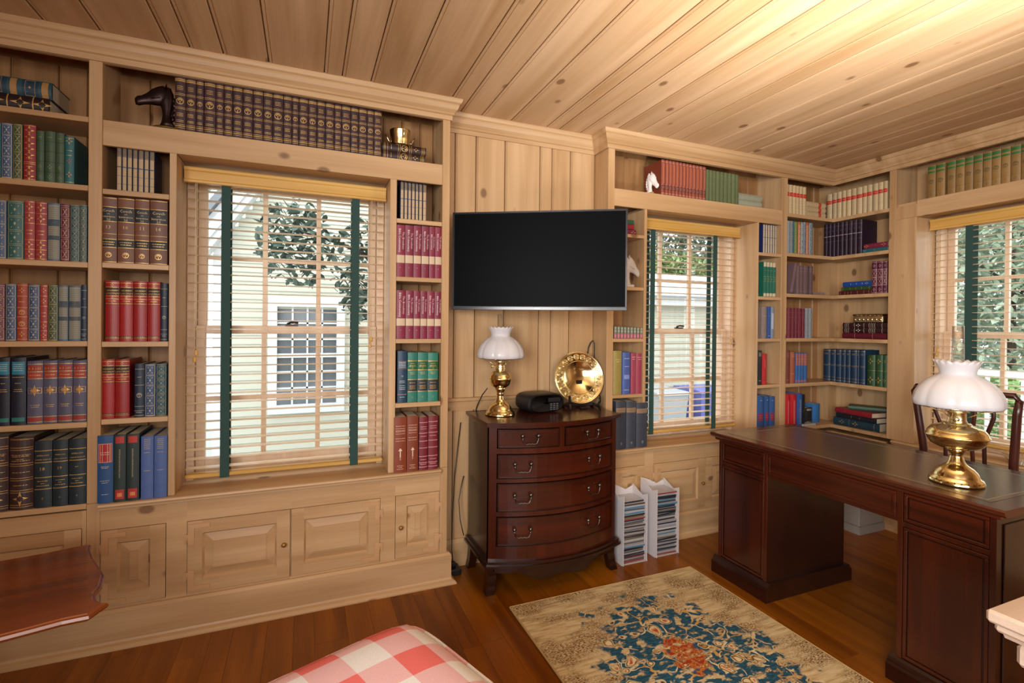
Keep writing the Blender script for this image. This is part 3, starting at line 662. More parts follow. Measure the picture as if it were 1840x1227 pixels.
style('rust_set', '8a3f2c', bands(.95, .93, .04, .06)+[('p', .16, .28, '5d2420', .9), ('l', .2, .6), ('l', .24, .6), ('b', .3, .0012), ('p', .32, .9, 'a35c42', .45)], g='c0907a', b=.2)
style('sage_set', '63704c', [('b', .88, .001, '8a9068'), ('l', .8, .5, '8a9068')], b=.12)
style('pale_lying', 'a9b09a', [('b', .1, .001, '7c8870'), ('b', .9, .001, '7c8870')], b=.2)
style('olive', '9a8a45', [('l', .8, .5, 'e0d8a0'), ('l', .75, .4, 'e0d8a0')], b=.14)
style('blue_arch', '4a62a8', [('l', .85, .6, 'd8d8c8'), ('p', .36, .46, '7a8cc8', .7), ('l', .66, .5, 'd8d8c8'), ('l', .1, .6, 'd8d8c8')], b=.14)
style('pink_book', 'a8455c', [('l', .9, .7, 'e8c8c0'), ('l', .85, .5, 'e8c8c0')], b=.14)
style('grey_vol', '3f4450', [('p', .77, .87, '8a7058', .97), ('l', .82, .6, '5a4838'), ('d', .12, .1, 'c8c8d0')], b=.12)
style('mini_green', '54604c', [('p', .45, .97, '9aa08c', .7), ('b', .5, .002, '3c4638'), ('p', .03, .42, 'b8687a', .85), ('d', .22, .28, 'e0b8b8'), ('b', .75, .002, '3c4638')], b=.1)
style('ivory_blue', '23306a', [('p', .01, .99, 'b8ae98', .86), ('b', .8, .001, '3a4a80'), ('b', .55, .003, '3a4a80'), ('b', .3, .001, '3a4a80')], b=.14)
style('green_ivory', '1f6a58', [('p', .86, .99, 'c8b89a', .96), ('p', .01, .1, 'c8b89a', .96), ('b', .58, .0015), ('b', .44, .0015), ('d', .51, .3), ('l', .75, .4)], b=.14)
style('dark_plain', '33302c', [('l', .8, .5, '908878')], b=.12)
style('grey_jacket', '8a7c76', [('l', .7, .5, 'c8c0b8')], b=.12)
style('blue_jacket', '2f56a0', [('v', .66, .4, 'B. Reference', .0, 'e0e8f0', .4), ('l', .08, .4, 'e0e8f0')], b=.12)
ST['blue_jacket']['e'][0] = ('l', .7, .3, 'e0e8f0')
style('pale_blue', '8a9cb8', [('p', .3, .8, 'a8b8cc', .8)], b=.12)
style('black_letters', '23262c', [('l', z, .6, 'c8c0a8') for z in (.93, .9, .87, .84, .12)], b=.12)
style('red_plain', 'c02c30', [('l', z, .25, 'e8a0a0') for z in (.8, .75, .7, .65, .6, .55)]+[('b', .15, .003, '7a1a20')], b=.12)
style('blue_redband', '2e5590', [('p', .36, .56, '8a2a44', .7), ('l', .5, .5, 'c86a70'), ('l', .44, .5, 'c86a70'), ('l', .9, .3, 'c8d0e0')], b=.12)
style('ivory_red', 'cdb78e', [('p', .60, .74, 'bf2c20', .97), ('l', .67, .6, 'e8b080')]+[('b', z, .0008, 'b0986c') for z in (.9, .5, .4, .3, .2, .1)], b=.2)
style('multi_a', '6a8290', [('f', .03+.19*i, .2+.19*i) for i in range(5)], g='d8d8cc', b=.14)
style('multi_b', '5c7a2c', [('f', .03+.19*i, .2+.19*i) for i in range(5)], g='d8c890', b=.14)
style('multi_c', 'b8603c', [('f', .03+.15*i, .16+.15*i) for i in range(6)], g='e8d8c0', b=.14)
style('mauve', '6f5a5e', [('b', .9, .0012, '9a8884'), ('b', .8, .0012, '9a8884'), ('b', .1, .0012, '9a8884')], b=.14)
style('maroon_plain', '6a1f30', [('b', .7, .0015, '8c4850'), ('l', .85, .4, 'b08080'), ('l', .2, .3, 'b08080')], b=.2)
style('ornate_white', '9aa4a8', [('f', .02+.24*i, .24+.24*i) for i in range(4)], g='2f4a78', b=.14)
style('redbrown', '7a4038', [('l', z, .6, 'b88870') for z in (.9, .85, .8, .1)], b=.16)
style('orangebrown', 'a05a40', [('l', z, .6, 'd8b090') for z in (.9, .85, .3)], b=.16)
style('blue_redtop', '3a68a8', [('p', .58, .97, 'a06058', .95), ('b', .8, .0015), ('b', .7, .0015), ('p', .03, .09, 'a06058', .95)], b=.16)
style('red_script', 'c0202c', [('l', .12+.03*i, .25, 'e8a8a8') for i in range(24)], b=.14, r=.35)
style('blue_yellow', '2a5aa0', [('l', .1+.04*i, .3, 'd8cc40') for i in range(19)], b=.12)
style('black_thin', '1c1c1e', [('l', .5, .4, 'b0902c')], b=.12)
style('blue_plain', '3a78b8', [], b=.1)
style('purple_set', '2c1a2c', [('b', .9, .001, '8a7890'), ('b', .62, .003, 'b8a8b8'), ('b', .46, .001, '8a7890'), ('d', .77, .2, '8a7890'), ('d', .15, .1, '8a7890')], b=.16)
style('plum_lying', '7c2440', [('d', .12, .4, 'b89060'), ('d', .85, .4, 'b89060')], b=.18)
style('teal_lying', '27606c', [('d', .1, .3, '80b0b0'), ('l', .5, .4, '80b0b0')], b=.18)
style('blue_lying', '1f4fa8', [('l', .3, .3, 'c8d0e8'), ('l', .5, .3, 'c8d0e8'), ('d', .85, .3, 'b8a890'), ('l', .7, .3, 'c8d0e8')], b=.18)
style('green_lying', '33502c', bands(.05, .95)+[('l', .3, .6), ('l', .5, .6), ('l', .7, .6)], b=.18)
style('maroon_lying', '4c1820', bands(.05, .2, .4, .6, .8, .95)+[('l', .3, .6)], b=.18)
style('maroon_gilt', '581c36', bands(.03, .25, .5, .75, .97)+[('f', .27, .48), ('f', .52, .73), ('d', .12, .3), ('d', .86, .3)], g='d8b4b0', b=.14)
style('brown_white', '30181a', [('b', z, .002, 'c8c0b8') for z in (.06, .1, .14, .28, .5, .62, .66, .7, .74, .9)]+[('d', .37, .4, 'd8d8d0')], b=.18, p=PAGEW)
style('maroon_giltedge', '5c1526', [('b', .3, .0015, 'c09080'), ('b', .7, .0015, 'c09080')], b=.18, p=GILTP)
style('blue_gilt', '1c3a58', bands(.96, .05)+[('l', .88, .6), ('l', .85, .5), ('l', .5, .6), ('b', .53, .001), ('b', .14, .001)], b=.16)
style('green_gilt', '27502e', [('d', .8, .34), ('d', .2, .4), ('b', .5, .001)], b=.16)
style('green_cloth', '1f5038', [], b=.1)
style('red_lying2', '8a1f2c', [('l', .3, .4)], b=.14)
style('black_lying2', '1f1f28', [('l', .4, .5), ('l', .6, .4)], b=.14)
style('tealdark', '1f3f50', [('d', .2, .3), ('b', .36, .0012), ('d', .5, .3), ('b', .9, .0015)], b=.16)
style('tan_green', '9a7846', [('p', .87, .96, '2f6a34', .95), ('p', .76, .82, '2f6a34', .95), ('b', .72, .001, '5a4020'), ('o', .50, .3, '3f4a30'), ('b', .2, .001, '5a4020'), ('b', .97, .001, '5a4020'), ('d', .1, .2, '5a4020')], b=.12)
style('white_lying', 'b8b4ac', [], b=.1, p=PAGEW)
style('gilt_top_old', '2f5560', [('p', .02, .12, 'a8804c', .9), ('p', .2, .46, '1c3c50', .9), ('f', .26, .40), ('p', .5, .58, 'a8804c', .9), ('p', .64, .84, '1c3c50', .9), ('f', .68, .8), ('p', .88, .96, 'a8804c', .9)], b=.18, g='b89060')
style('dark_old', '2a1a1e', bands(.16, .48, .8, t=.004)+[('d', .32, .4), ('d', .64, .4), ('d', .92, .4)], b=.18)

ORD = ['first', 'second', 'third', 'fourth', 'fifth', 'sixth', 'seventh', 'eighth', 'ninth', 'tenth', 'eleventh', 'twelfth', 'thirteenth', 'fourteenth', 'fifteenth', 'sixteenth', 'seventeenth', 'eighteenth', 'nineteenth', 'twentieth', 'twenty-first', 'twenty-second', 'twenty-third']
def row(plane, z, where, specs, group, start='from the left', dep=None, back=.012):
    """specs: (photo x of the left edge, right edge, y of the top edge, binding, look)"""
    for i, s in enumerate(specs):
        x0, x1, yt, st, look = s[:5]; bk_ = s[5] if len(s) > 5 else back
        if plane == 'R':
            X = XR+bk_; a = onX(x0, yt, X); b = onX(x1, yt, X); wv = a.y-b.y; h = (a.z+b.z)/2-z
            loc = (X, (a.y+b.y)/2, z+.0006); rot = (0, 0, -PI/2)
        else:
            Y = (YA if plane == 'A' else YB)+bk_; a = onY(x0, yt, Y); b = onY(x1, yt, Y); wv = b.x-a.x; h = (a.z+b.z)/2-z
            loc = ((a.x+b.x)/2, Y, z+.0006); rot = (0, 0, 0)
        d = dep or min(.19, max(.10, h*.72))
        lab = look if not where or ',' in look else '%s, %s %s, %s' % (look, ORD[i], start, where)
        book(lab, max(wv-.0012, .006), h, d, ST[st], loc, rot, group)
def stack(plane, z, specs, group, back=.02):
    """lying books from the bottom up: (photo x left, x right, thickness, depth, binding, label, twist)"""
    zz = z
    for s in specs:
        x0, x1, th, d, st, lab = s[:6]; tw = s[6] if len(s) > 6 else 0
        if plane == 'R':
            X = XR+back+(s[7] if len(s) > 7 else 0); ym = _projy(x0, X, zz, True); a = onX(x0, ym, X); b = onX(x1, ym, X); h = a.y-b.y
            loc = (X, a.y, zz+th/2+.0005); rz = -PI/2+tw
        else:
            Y = (YA if plane == 'A' else YB)+back+(s[7] if len(s) > 7 else 0); ym = _projy(x0, Y, zz, False); a = onY(x0, ym, Y); b = onY(x1, ym, Y); h = b.x-a.x
            loc = (a.x, Y, zz+th/2+.0005); rz = tw
        book(lab, th-.0005, h, d, ST[st], loc, (0, PI/2, rz), group); zz += th+.0002
    return zz
def _projy(px, c, z, isx):
    lo, hi = 0, 1227
    for _ in range(30):
        m = (lo+hi)/2; q = (onX if isx else onY)(px, m, c)
        if q.z > z: lo = m
        else: hi = m
    return (lo+hi)/2
# ================================================================ the books, shelf by shelf
# far-left bay
stack('A', 2.175, [(-60, 87, .062, .19, 'dark_old', 'dark brown folio lying under the gilt folio, top shelf at far left', 0, .01), (-62, 92, .070, .18, 'gilt_top_old', 'blue and gold folio lying on the dark folio, top shelf at far left', 0, .02)], 'folios lying on the top left shelf')
W = 'far-left bay, second shelf'
row('A', 1.897, W, [(-22, 0.5, 219, 'teal_flower', 'teal volume cut by the frame edge'), (1.5, 22, 221, 'frames_blue', 'blue-grey tooled volume'), (22.5, 40.2, 223, 'frames_dgreen', 'green tooled volume'), (41, 64, 224, 'swirl_red', 'red volume with gold scrolls'), (64.5, 79.4, 235, 'green_ribbed', 'plain green ribbed volume'), (79.8, 99.2, 236, 'green_ribbed', 'plain green ribbed volume'), (99.6, 115.3, 239, 'green_ribbed', 'plain green ribbed volume'), (115.7, 133, 245, 'teal_flower', 'teal volume with orange flowers')], 'tooled volumes on the second shelf at far left')
W = 'far-left bay, third shelf'
row('A', 1.585, W, [(-14, 11, 359, 'frames_blue', 'dark blue tooled volume'), (11.5, 42, 360.6, 'frames_green', 'broad green tooled volume'), (43, 62.4, 360.6, 'red_lozenge', 'red lozenge volume'), (62.8, 84.2, 363, 'red_lozenge', 'red lozenge volume'), (84.6, 107.5, 365, 'grey_scale', 'grey-blue dotted volume'), (108.3, 125, 366.7, 'maroon_lace', 'maroon lace-tooled volume'), (125.5, 143.3, 368.5, 'frames_teal', 'teal framed volume'), (143.6, 156.3, 368.5, 'frames_teal', 'teal framed volume')], 'tooled volumes on the third shelf at far left')
W = 'far-left bay, fourth shelf'
row('A', 1.265, W, [(-14, 8.2, 510, 'maroon_lace', 'maroon tooled volume'), (9, 29, 510, 'frames_blue', 'blue and cream framed volume'), (29.5, 49.3, 509.5, 'orange_med', 'orange-red volume with medallions'), (49.8, 71, 511.5, 'frames_blue', 'blue and cream framed volume'), (71.3, 85.5, 512, 'red_lozenge', 'narrow red lozenge volume'), (85.9, 104, 512.5, 'frames_dgreen', 'green framed volume'), (104.5, 122.2, 513, 'grey_scale', 'grey-blue scale-pattern volume'), (122.6, 145, 513.5, 'grey_scale', 'grey-blue scale-pattern volume'), (145.5, 156.4, 512, 'navy_crest', 'dark navy volume with crest')], 'tooled volumes on the fourth shelf at far left')
W = 'far-left bay, fifth shelf'
row('A', .935, W, [(-6, 17.6, 643, 'navy_cyan', 'near-black law volume with cyan label'), (18.4, 46.5, 643, 'navy_cyan', 'near-black law volume with cyan label'), (47.6, 76.8, 649, 'lee', 'grey biography with red labels, leftmost of four, far-left bay, fifth shelf'), (77.2, 102.8, 648, 'lee', 'grey biography with red labels, second of four, far-left bay, fifth shelf'), (103.2, 130.2, 647.6, 'lee', 'grey biography with red labels, third of four, far-left bay, fifth shelf'), (130.6, 155.4, 647.6, 'lee', 'grey biography with red labels, rightmost of four, far-left bay, fifth shelf')], 'volumes on the fifth shelf at far left')
W = 'far-left bay, bottom shelf'
row('A', .602, W, [(-30, 13, 785, 'kentucky', 'brown folio with gilt bands'), (13.6, 58, 787, 'kentucky', 'brown folio with gilt bands'), (60, 93, 793, 'law18', 'dark green volume numbered 18, far-left bay, bottom shelf'), (93.8, 121.8, 791, 'law19', 'dark green volume numbered 19, far-left bay, bottom shelf'), (122.4, 154.5, 789, 'lawx', 'dark green volume right of number 19, far-left bay, bottom shelf')], 'law volumes on the bottom shelf at far left', dep=.19, back=.004)
# long shelf over the wide window
e = [233, 297, 355, 400, 468, 514, 565, 622, 680, 739, 793, 853, 903, 942, 996, 1045, 1093, 1145, 1186, 1238, 1283, 1332, 1371, 1415.5]
row('A', 2.172, 'shelf above the wide window', [(240+e[i]/3.1724+.4, 240+e[i+1]/3.1724, 137.5+(e[i]-233)*.0550, 'tree', 'dark brown gilt volume') for i in range(23)], 'dark brown gilt volumes above the wide window', 'from the bronze horse', dep=.175)
stack('A', 2.172, [(687, 764, .042, .16, 'lyingdark', 'dark brown gilt volume lying lowest under the brass pot'), (687, 766, .040, .16, 'lyingdark', 'dark brown gilt volume directly under the brass pot')], 'volumes lying under the brass pot')
# narrow bay left of the wide window
e = [209, 219, 228.3, 237.9, 247.7, 258.5, 268, 278]
W = 'narrow bay left of window, top'
row('A', 1.89, W, [(e[i]+.3, e[i+1], 264.5+1.3*i, 'small_set', 'small cream and navy volume') for i in range(7)], 'small cream and navy volumes, narrow bay', dep=.12, back=.02)
e = [179.8, 210.4, 241.8, 268.8, 301.3]
for i, n in enumerate(('13', '10', '11', '14')):
    row('A', 1.588, '', [(e[i]+.3, e[i+1]-.3, 354+i*2.1, 'couch'+n, 'brown insurance law volume numbered %s, left of the wide window' % n)], 'brown insurance law volumes')
W = 'narrow bay left of window, third shelf'
row('A', 1.262, W, [(188.5, 214.5, 504.4, 'lincoln', 'red biography'), (215, 239, 505, 'lincoln', 'red biography'), (239.5, 264.2, 505.8, 'lincoln', 'red biography'), (264.6, 288, 506.5, 'lincoln', 'red biography'), (288.6, 301.5, 509, 'navy_crest', 'dark navy volume')], 'red biographies, narrow bay third shelf')
W = 'narrow bay left of window, fourth shelf'
row('A', .942, W, [(180.5, 205.6, 646, 'lincoln', 'red biography'), (206, 232.5, 646, 'lincoln', 'red biography'), (241.3, 259.6, 653.8, 'navy_crest', 'navy volume with crest'), (260, 279.6, 654, 'frames_blue', 'blue and cream framed volume'), (280, 299.5, 654, 'frames_teal', 'teal and cream framed volume')], 'volumes on the fourth shelf, narrow bay')
W = 'sill left of the wide window'
row('A', .60, W, [(173.8, 203.5, 783, 'blue_redlabel', 'bright blue volume with red label'), (204.2, 226.3, 781, 'green_redlabel', 'dark green volume with red squares'), (227, 250.3, 780, 'green_redlabel', 'dark green volume with red squares'), (252.8, 276, 784, 'blue_volume', 'mid-blue cloth volume'), (276.6, 300, 783, 'blue_volume', 'mid-blue cloth volume')], 'volumes on the sill left of the wide window', dep=.2, back=-.014)
# narrow bay right of the wide window
e = [719.7, 726.7, 733.5, 740, 746.8, 753, 760, 767.4]
row('A', 1.875, 'narrow bay right of window, top', [(e[i], e[i+1]-.5, 326.5+.9*i, 'small_set', 'small cream and navy volume') for i in range(7)], 'small cream and navy volumes, bay by the television', dep=.12, back=.02)
e = [711.8, 728.2, 743.3, 757.7, 771.6, 782.2, 794]
row('A', 1.583, 'second shelf beside television', [(e[i]+.2, e[i+1]-.2, 404+i*.9, 'broadman', 'maroon commentary volume') for i in range(6)], 'maroon commentary volumes, second shelf')
e = [711.8, 729, 743.3, 755.6, 767.5, 781, 794]
row('A', 1.27, 'third shelf beside television', [(e[i]+.2, e[i+1]-.2, 521.8+i*.5, 'broadman', 'maroon commentary volume') for i in range(6)], 'maroon commentary volumes, third shelf')
row('A', .946, '', [(714.7, 731.8, 631, 'supreme', 'navy law volume numbered 95, between window and chest'), (732.8, 750.6, 633.5, 'jurid2', 'green law volume, leftmost of three, between window and chest'), (751, 769, 633.5, 'jurid3', 'green law volume, middle of three, between window and chest'), (769.4, 787.8, 634, 'jurid5', 'green law volume, rightmost of three, between window and chest')], 'law volumes between window and chest')
row('A', .60, '', [(708.3, 731.2, 750, 'brown_arrow', 'red-brown volume with arrow, leftmost on sill right of wide window'), (731.8, 752.2, 748, 'brown_arrow', 'red-brown volume with arrow, second on sill right of wide window'), (753.5, 769.3, 750, 'red_torts', 'dark red ribbed volume, third on sill right of wide window'), (770.2, 787.5, 748, 'red_torts', 'dark red ribbed volume, rightmost on sill right of wide window')], 'volumes on the sill right of the wide window', dep=.17, back=-.012)
# second bookcase: long shelf
e = [560, 597, 629, 660, 692, 724, 755, 786, 814, 845, 878, 909, 941, 969]
row('B', 2.172, 'shelf right of television', [(1080+e[i]/5.111+.2, 1080+e[i+1]/5.111, 286.7+i*1.1, 'rust_set', 'rust-red tall volume') for i in range(13)], 'rust-red volumes over the second window', 'from the white horse', dep=.18)
e = [970, 1001, 1031, 1063, 1100, 1135, 1171, 1206, 1240, 1266]
row('B', 2.172, 'shelf over second window', [(1080+e[i]/5.111+.2, 1080+e[i+1]/5.111, 305+i*1.15, 'sage_set', 'sage green volume') for i in range(9)], 'sage green volumes over the second window', 'from the rust-red volumes', dep=.14)
stack('B', 2.172, [(1328, 1369, .044, .15, 'pale_lying', 'pale green volume lying lowest at the right end of the long shelf'), (1328, 1369.5, .044, .15, 'pale_lying', 'pale green volume lying on top at the right end of the long shelf')], 'pale green volumes lying flat')
# column behind the television
stack('B', 1.905, [(1106, 1143.5, .040, .15, 'plum_lying', 'purple volume lowest in the short stack beside the television'), (1106, 1139.5, .030, .13, 'red_lying2', 'red volume in the middle of the short stack beside the television'), (1108, 1139, .028, .12, 'green_cloth', 'green volume topmost in the short stack beside the television')], 'short stack beside the television', back=.05)
e = [1103.5+5.8*i for i in range(10)]
row('B', 1.268, 'shelf below television', [(e[i]+.15, e[i+1]-.15, 586.5+.3*i, 'mini_green', 'miniature green and pink volume') for i in range(9)], 'miniature volumes below the television', dep=.08, back=.01)
row('B', .928, '', [(1103, 1119, 630.5, 'olive', 'olive yellow volume right of the brass dish'), (1120, 1134, 633, 'blue_arch', 'blue volume between the olive and pink volumes'), (1134.8, 1143.6, 634.5, 'pink_book', 'narrow pink volume beside the blue volume'), (1144, 1156, 635, 'pink_book', 'broad pink volume at the window end')], 'volumes right of the brass dish')
row('B', .60, '', [(1108, 1126.2, 722, 'grey_vol', 'dark grey bound volume nearest the chest of drawers'), (1126.8, 1144.5, 722, 'grey_vol', 'dark grey bound volume, middle of three on the sill'), (1145.2, 1165, 724, 'grey_vol', 'dark grey bound volume nearest the second window')], 'dark grey volumes on the sill', dep=.2, back=-.013)
# column right of the second window
e = [1371.6, 1376, 1380.3, 1384.6, 1389, 1393, 1396.5]
row('B', 1.863, 'column right of second window, top', [(e[i], e[i+1]-.3, 403+.5*i, 'ivory_blue', 'small ivory volume') for i in range(6)], 'small ivory volumes', dep=.11, back=.02)
e = [1373, 1378.8, 1384.3, 1389.5, 1395.6]
row('B', 1.558, 'column right of second window', [(e[i]+.1, e[i+1]-.1, 470.3+.5*i, 'green_ivory', 'green and ivory volume') for i in range(4)], 'green and ivory volumes', dep=.14, back=.012)
row('B', 1.266, '', [(1370, 1379.6, 551, 'grey_jacket', 'grey volume left of the blue jacket, column right of second window'), (1380, 1385.9, 551, 'blue_jacket', 'thin blue volume, column right of second window'), (1386.3, 1391.8, 551.5, 'pale_blue', 'thin pale blue volume, column right of second window')], 'thin volumes right of the second window')
row('B', .943, '', [(1362.6, 1370.2, 630, 'black_letters', 'black volume beside the bright red one, column right of second window'), (1370.8, 1379, 636, 'red_plain', 'bright red volume beside the black one, column right of second window')], 'black and red volumes')
row('B', .60, 'sill right of the second window', [(1361.5, 1374.4, 713, 'blue_redband', 'blue volume with red band'), (1374.8, 1383.4, 712, 'blue_redband', 'blue volume with red band'), (1383.8, 1393.8, 713, 'blue_redband', 'blue volume with red band')], 'blue volumes with red bands', dep=.17, back=-.004)
# corner, left wing
e = [130, 204, 271, 332, 394, 455, 516]
row('B', 2.158, 'corner, top shelf, left wing', [(1400+e[i]/10.22+.2, 1400+e[i+1]/10.22, 331.3+i*1, 'ivory_red', 'ivory volume with red label') for i in range(6)], 'ivory volumes, left wing of the corner', dep=.15)
stack('B', 2.158, [(1451.5, 1484, .038, .13, 'ivory_red', 'ivory volume with red label lying lowest in the corner stack'), (1451.5, 1484.2, .036, .13, 'ivory_red', 'ivory volume with red label in the middle of the corner stack'), (1451.5, 1484.4, .036, .13, 'ivory_red', 'ivory volume with red label lying topmost in the corner stack')], 'ivory volumes lying in the corner', back=.012)
e = [(343, 357, 'multi_a'), (357, 384, 'ornate_white'), (384, 409, 'ornate_white'), (409, 420, 'teal_flower'), (420, 449, 'multi_b'), (449, 471, 'multi_c'), (472, 494, 'multi_a'), (495, 516, 'ornate_white'), (517, 542, 'multi_c'), (543, 577, 'multi_a')]
LK = {'multi_a': 'blue-grey patterned volume', 'ornate_white': 'white and blue patterned volume', 'teal_flower': 'thin teal volume', 'multi_b': 'bright green patterned volume', 'multi_c': 'orange patterned volume'}
row('B', 1.876, 'corner, second shelf, left wing', [(1340+a/4.718, 1340+b/4.718-.3, 396.4+i*.45, s, LK[s]) for i, (a, b, s) in enumerate(e)], 'patterned volumes in the corner', dep=.14)
e = [(437, 465), (466, 497), (498, 545), (547, 577)]
row('B', 1.586, 'corner, third shelf, left wing', [(1340+a/4.718, 1340+b/4.718-.2, 477+i*.4, 'mauve', 'upright mauve-grey volume') for i, (a, b) in enumerate(e)], 'mauve-grey volumes in the corner', dep=.15)
book('mauve-grey volume leaning against its neighbours, corner, third shelf', .034, .218, .15, ST['mauve'], (3.229, YB+.012, 1.5935), (0, rad(12), 0), 'mauve-grey volumes in the corner')
stack('B', 1.586, [(1461, 1482, .022, .12, 'grey_jacket', 'thin grey volume lying flat at the inner corner, third shelf')], None, back=.03)
e = [(327, 349), (350, 380), (381, 408), (409, 436), (437, 465), (467, 490)]
row('B', 1.268, 'corner, fourth shelf, left wing', [(1340+a/4.543, 1340+b/4.543-.1, 553+i*.3, 'maroon_plain', 'plain maroon volume') for i, (a, b) in enumerate(e)], 'maroon volumes in the corner', dep=.15)
row('B', 1.268, '', [(1448.2, 1453.9, 554, 'ornate_white', 'white and blue patterned volume next to six maroon ones'), (1454.2, 1460.5, 554, 'ornate_white', 'white patterned volume at the right of the maroon row')], 'patterned volumes beside the maroon row', dep=.14)
row('B', .943, '', [(1413, 1421.4, 629.5, 'redbrown', 'dull red-brown volume, corner, fifth shelf'), (1421.8, 1430.4, 632.4, 'orangebrown', 'orange-brown volume, corner, fifth shelf')], 'brown volumes, corner fifth shelf', dep=.15)
e = [1430.8, 1435.7, 1440.7, 1446.1, 1452]
row('B', .943, 'corner, fifth shelf', [(e[i]+.1, e[i+1]-.1, 634+.2*i, 'blue_redtop', 'blue volume with brown top') for i in range(4)], 'blue volumes with brown tops', dep=.13)
row('B', .625, '', [(1412.5, 1421.8, 709.5, 'red_script', 'bright red volume nearest the upright, corner, lowest shelf'), (1422.2, 1433.5, 709.5, 'red_script', 'bright red volume next to the blue and yellow one'), (1434, 1443.4, 708, 'blue_yellow', 'tall blue volume with yellow lettering in the corner'), (1443.8, 1447, 709, 'black_thin', 'very thin black volume beside the yellow-lettered blue one')], 'volumes on the lowest corner shelf', dep=.17)
row('B', .625, '', [(1448, 1461, 733, 'black_letters', 'short black volume behind the white booklet', .07), (1462, 1475, 726, 'blue_plain', 'plain bright blue volume in the inner corner', .08)], 'short volumes in the inner corner', dep=.10)
stack('B', .625, [(1444, 1466, .016, .06, 'white_lying', 'white booklet lying before the short black volume', 0, -.02)], None)
# corner, right wing
e = [(860, 960), (965, 1048), (1052, 1136), (1145, 1218), (1220, 1311), (1313, 1407), (1411, 1516), (1518, 1603), (1605, 1700), (1712, 1808)]
xs = [(1400+a/10.22, 1400+b/10.22) for a, b in e]+[(1340+1119/4.718, 1340+1162/4.718), (1340+1164/4.718, 1340+1200/4.718)]
row('R', 2.158, 'corner, right wing', [(a, b, 349.5-(a-1484)*.235, 'ivory_red', 'ivory volume with red label') for a, b in xs], 'ivory volumes, right wing of the corner', 'from the inner corner', dep=.15)
e = [660, 691, 723, 756, 789, 826, 861, 901, 940, 984]
row('R', 1.876, 'corner, right wing', [(1340+e[i]/4.718+.2, 1340+e[i+1]/4.718, 404-i*1.15, 'purple_set', 'dark purple volume') for i in range(9)], 'dark purple volumes in the corner', 'from the inner corner', dep=.17)
stack('R', 1.876, [(1549.5, 1594, .026, .15, 'teal_lying', 'teal volume lying under the plum one, right of the dark purple set'), (1551.5, 1594, .034, .14, 'plum_lying', 'plum volume lying on the teal one, right of the dark purple set')], 'volumes lying right of the purple set', back=.005)
stack('R', 1.586, [(1507, 1564, .030, .15, 'maroon_lying', 'maroon volume lowest of three, corner, third shelf'), (1512, 1564.5, .028, .14, 'green_lying', 'dark green volume middle of three, corner, third shelf'), (1514, 1565, .036, .13, 'blue_lying', 'royal blue volume topmost of three, corner, third shelf')], 'volumes lying in the corner, third shelf')
row('R', 1.586, 'corner, third shelf', [(1566, 1575.6, 470, 'maroon_gilt', 'maroon gilt volume'), (1576, 1586.2, 469.2, 'maroon_gilt', 'maroon gilt volume'), (1586.6, 1594.2, 468.5, 'maroon_gilt', 'maroon gilt volume')], 'maroon gilt volumes', 'from the blue volume', dep=.16)
ztop = stack('R', 1.268, [(1513, 1592.5, .042, .16, 'maroon_giltedge', 'maroon volume with gilt edges, lowest under the brass box', 0), (1514, 1593, .036, .15, 'brown_white', 'brown ribbed volume, middle of three under the brass box'), (1514, 1593, .036, .15, 'brown_white', 'brown ribbed volume, directly under the brass box')], 'volumes under the brass box')
ZBOX = ztop
e = [628, 686, 731, 776, 813, 852, 905, 925, 972]
row('R', .943, 'corner, fifth shelf', [(1340+e[i]/4.543+.2, 1340+e[i+1]/4.543, 627.4+i*.25, 'blue_gilt', 'dark blue gilt volume') for i in range(8)], 'dark blue gilt volumes', 'from the inner corner', dep=.16)
row('R', .943, 'corner, fifth shelf', [(1557, 1571.6, 638, 'green_gilt', 'green gilt volume'), (1572, 1585.4, 638, 'green_gilt', 'green gilt volume'), (1585.8, 1593.6, 638.5, 'green_gilt', 'green gilt volume')], 'green gilt volumes', 'from the dark blue set', dep=.15)
stack('R', .625, [(1497, 1579, .058, .16, 'tealdark', 'dark teal volume, lowest of the tumbled corner stack', 0), (1502, 1577, .036, .15, 'black_lying2', 'black volume, second from the bottom of the corner stack', -.05), (1500, 1572, .034, .14, 'red_lying2', 'dark red volume under the green one in the corner stack', -.12), (1524, 1584, .026, .13, 'green_cloth', 'green volume lying askew on top of the corner stack', .5, .0)], 'tumbled stack in the corner')
# long shelf over the right-hand window
e = [(272, 309), (313, 352), (362, 401), (403, 442), (443, 482), (484, 525), (527, 567), (568, 609), (611, 653), (655, 701), (703, 745), (747, 790), (792, 836)]
row('R', 2.172, 'above desk window', [(1560+a/2.557, 1560+b/2.557, 297.5-(a-272)*.0955, 'tan_green', 'tan volume with green labels') for a, b in e], 'tan volumes with green labels', 'from the corner', dep=.16)
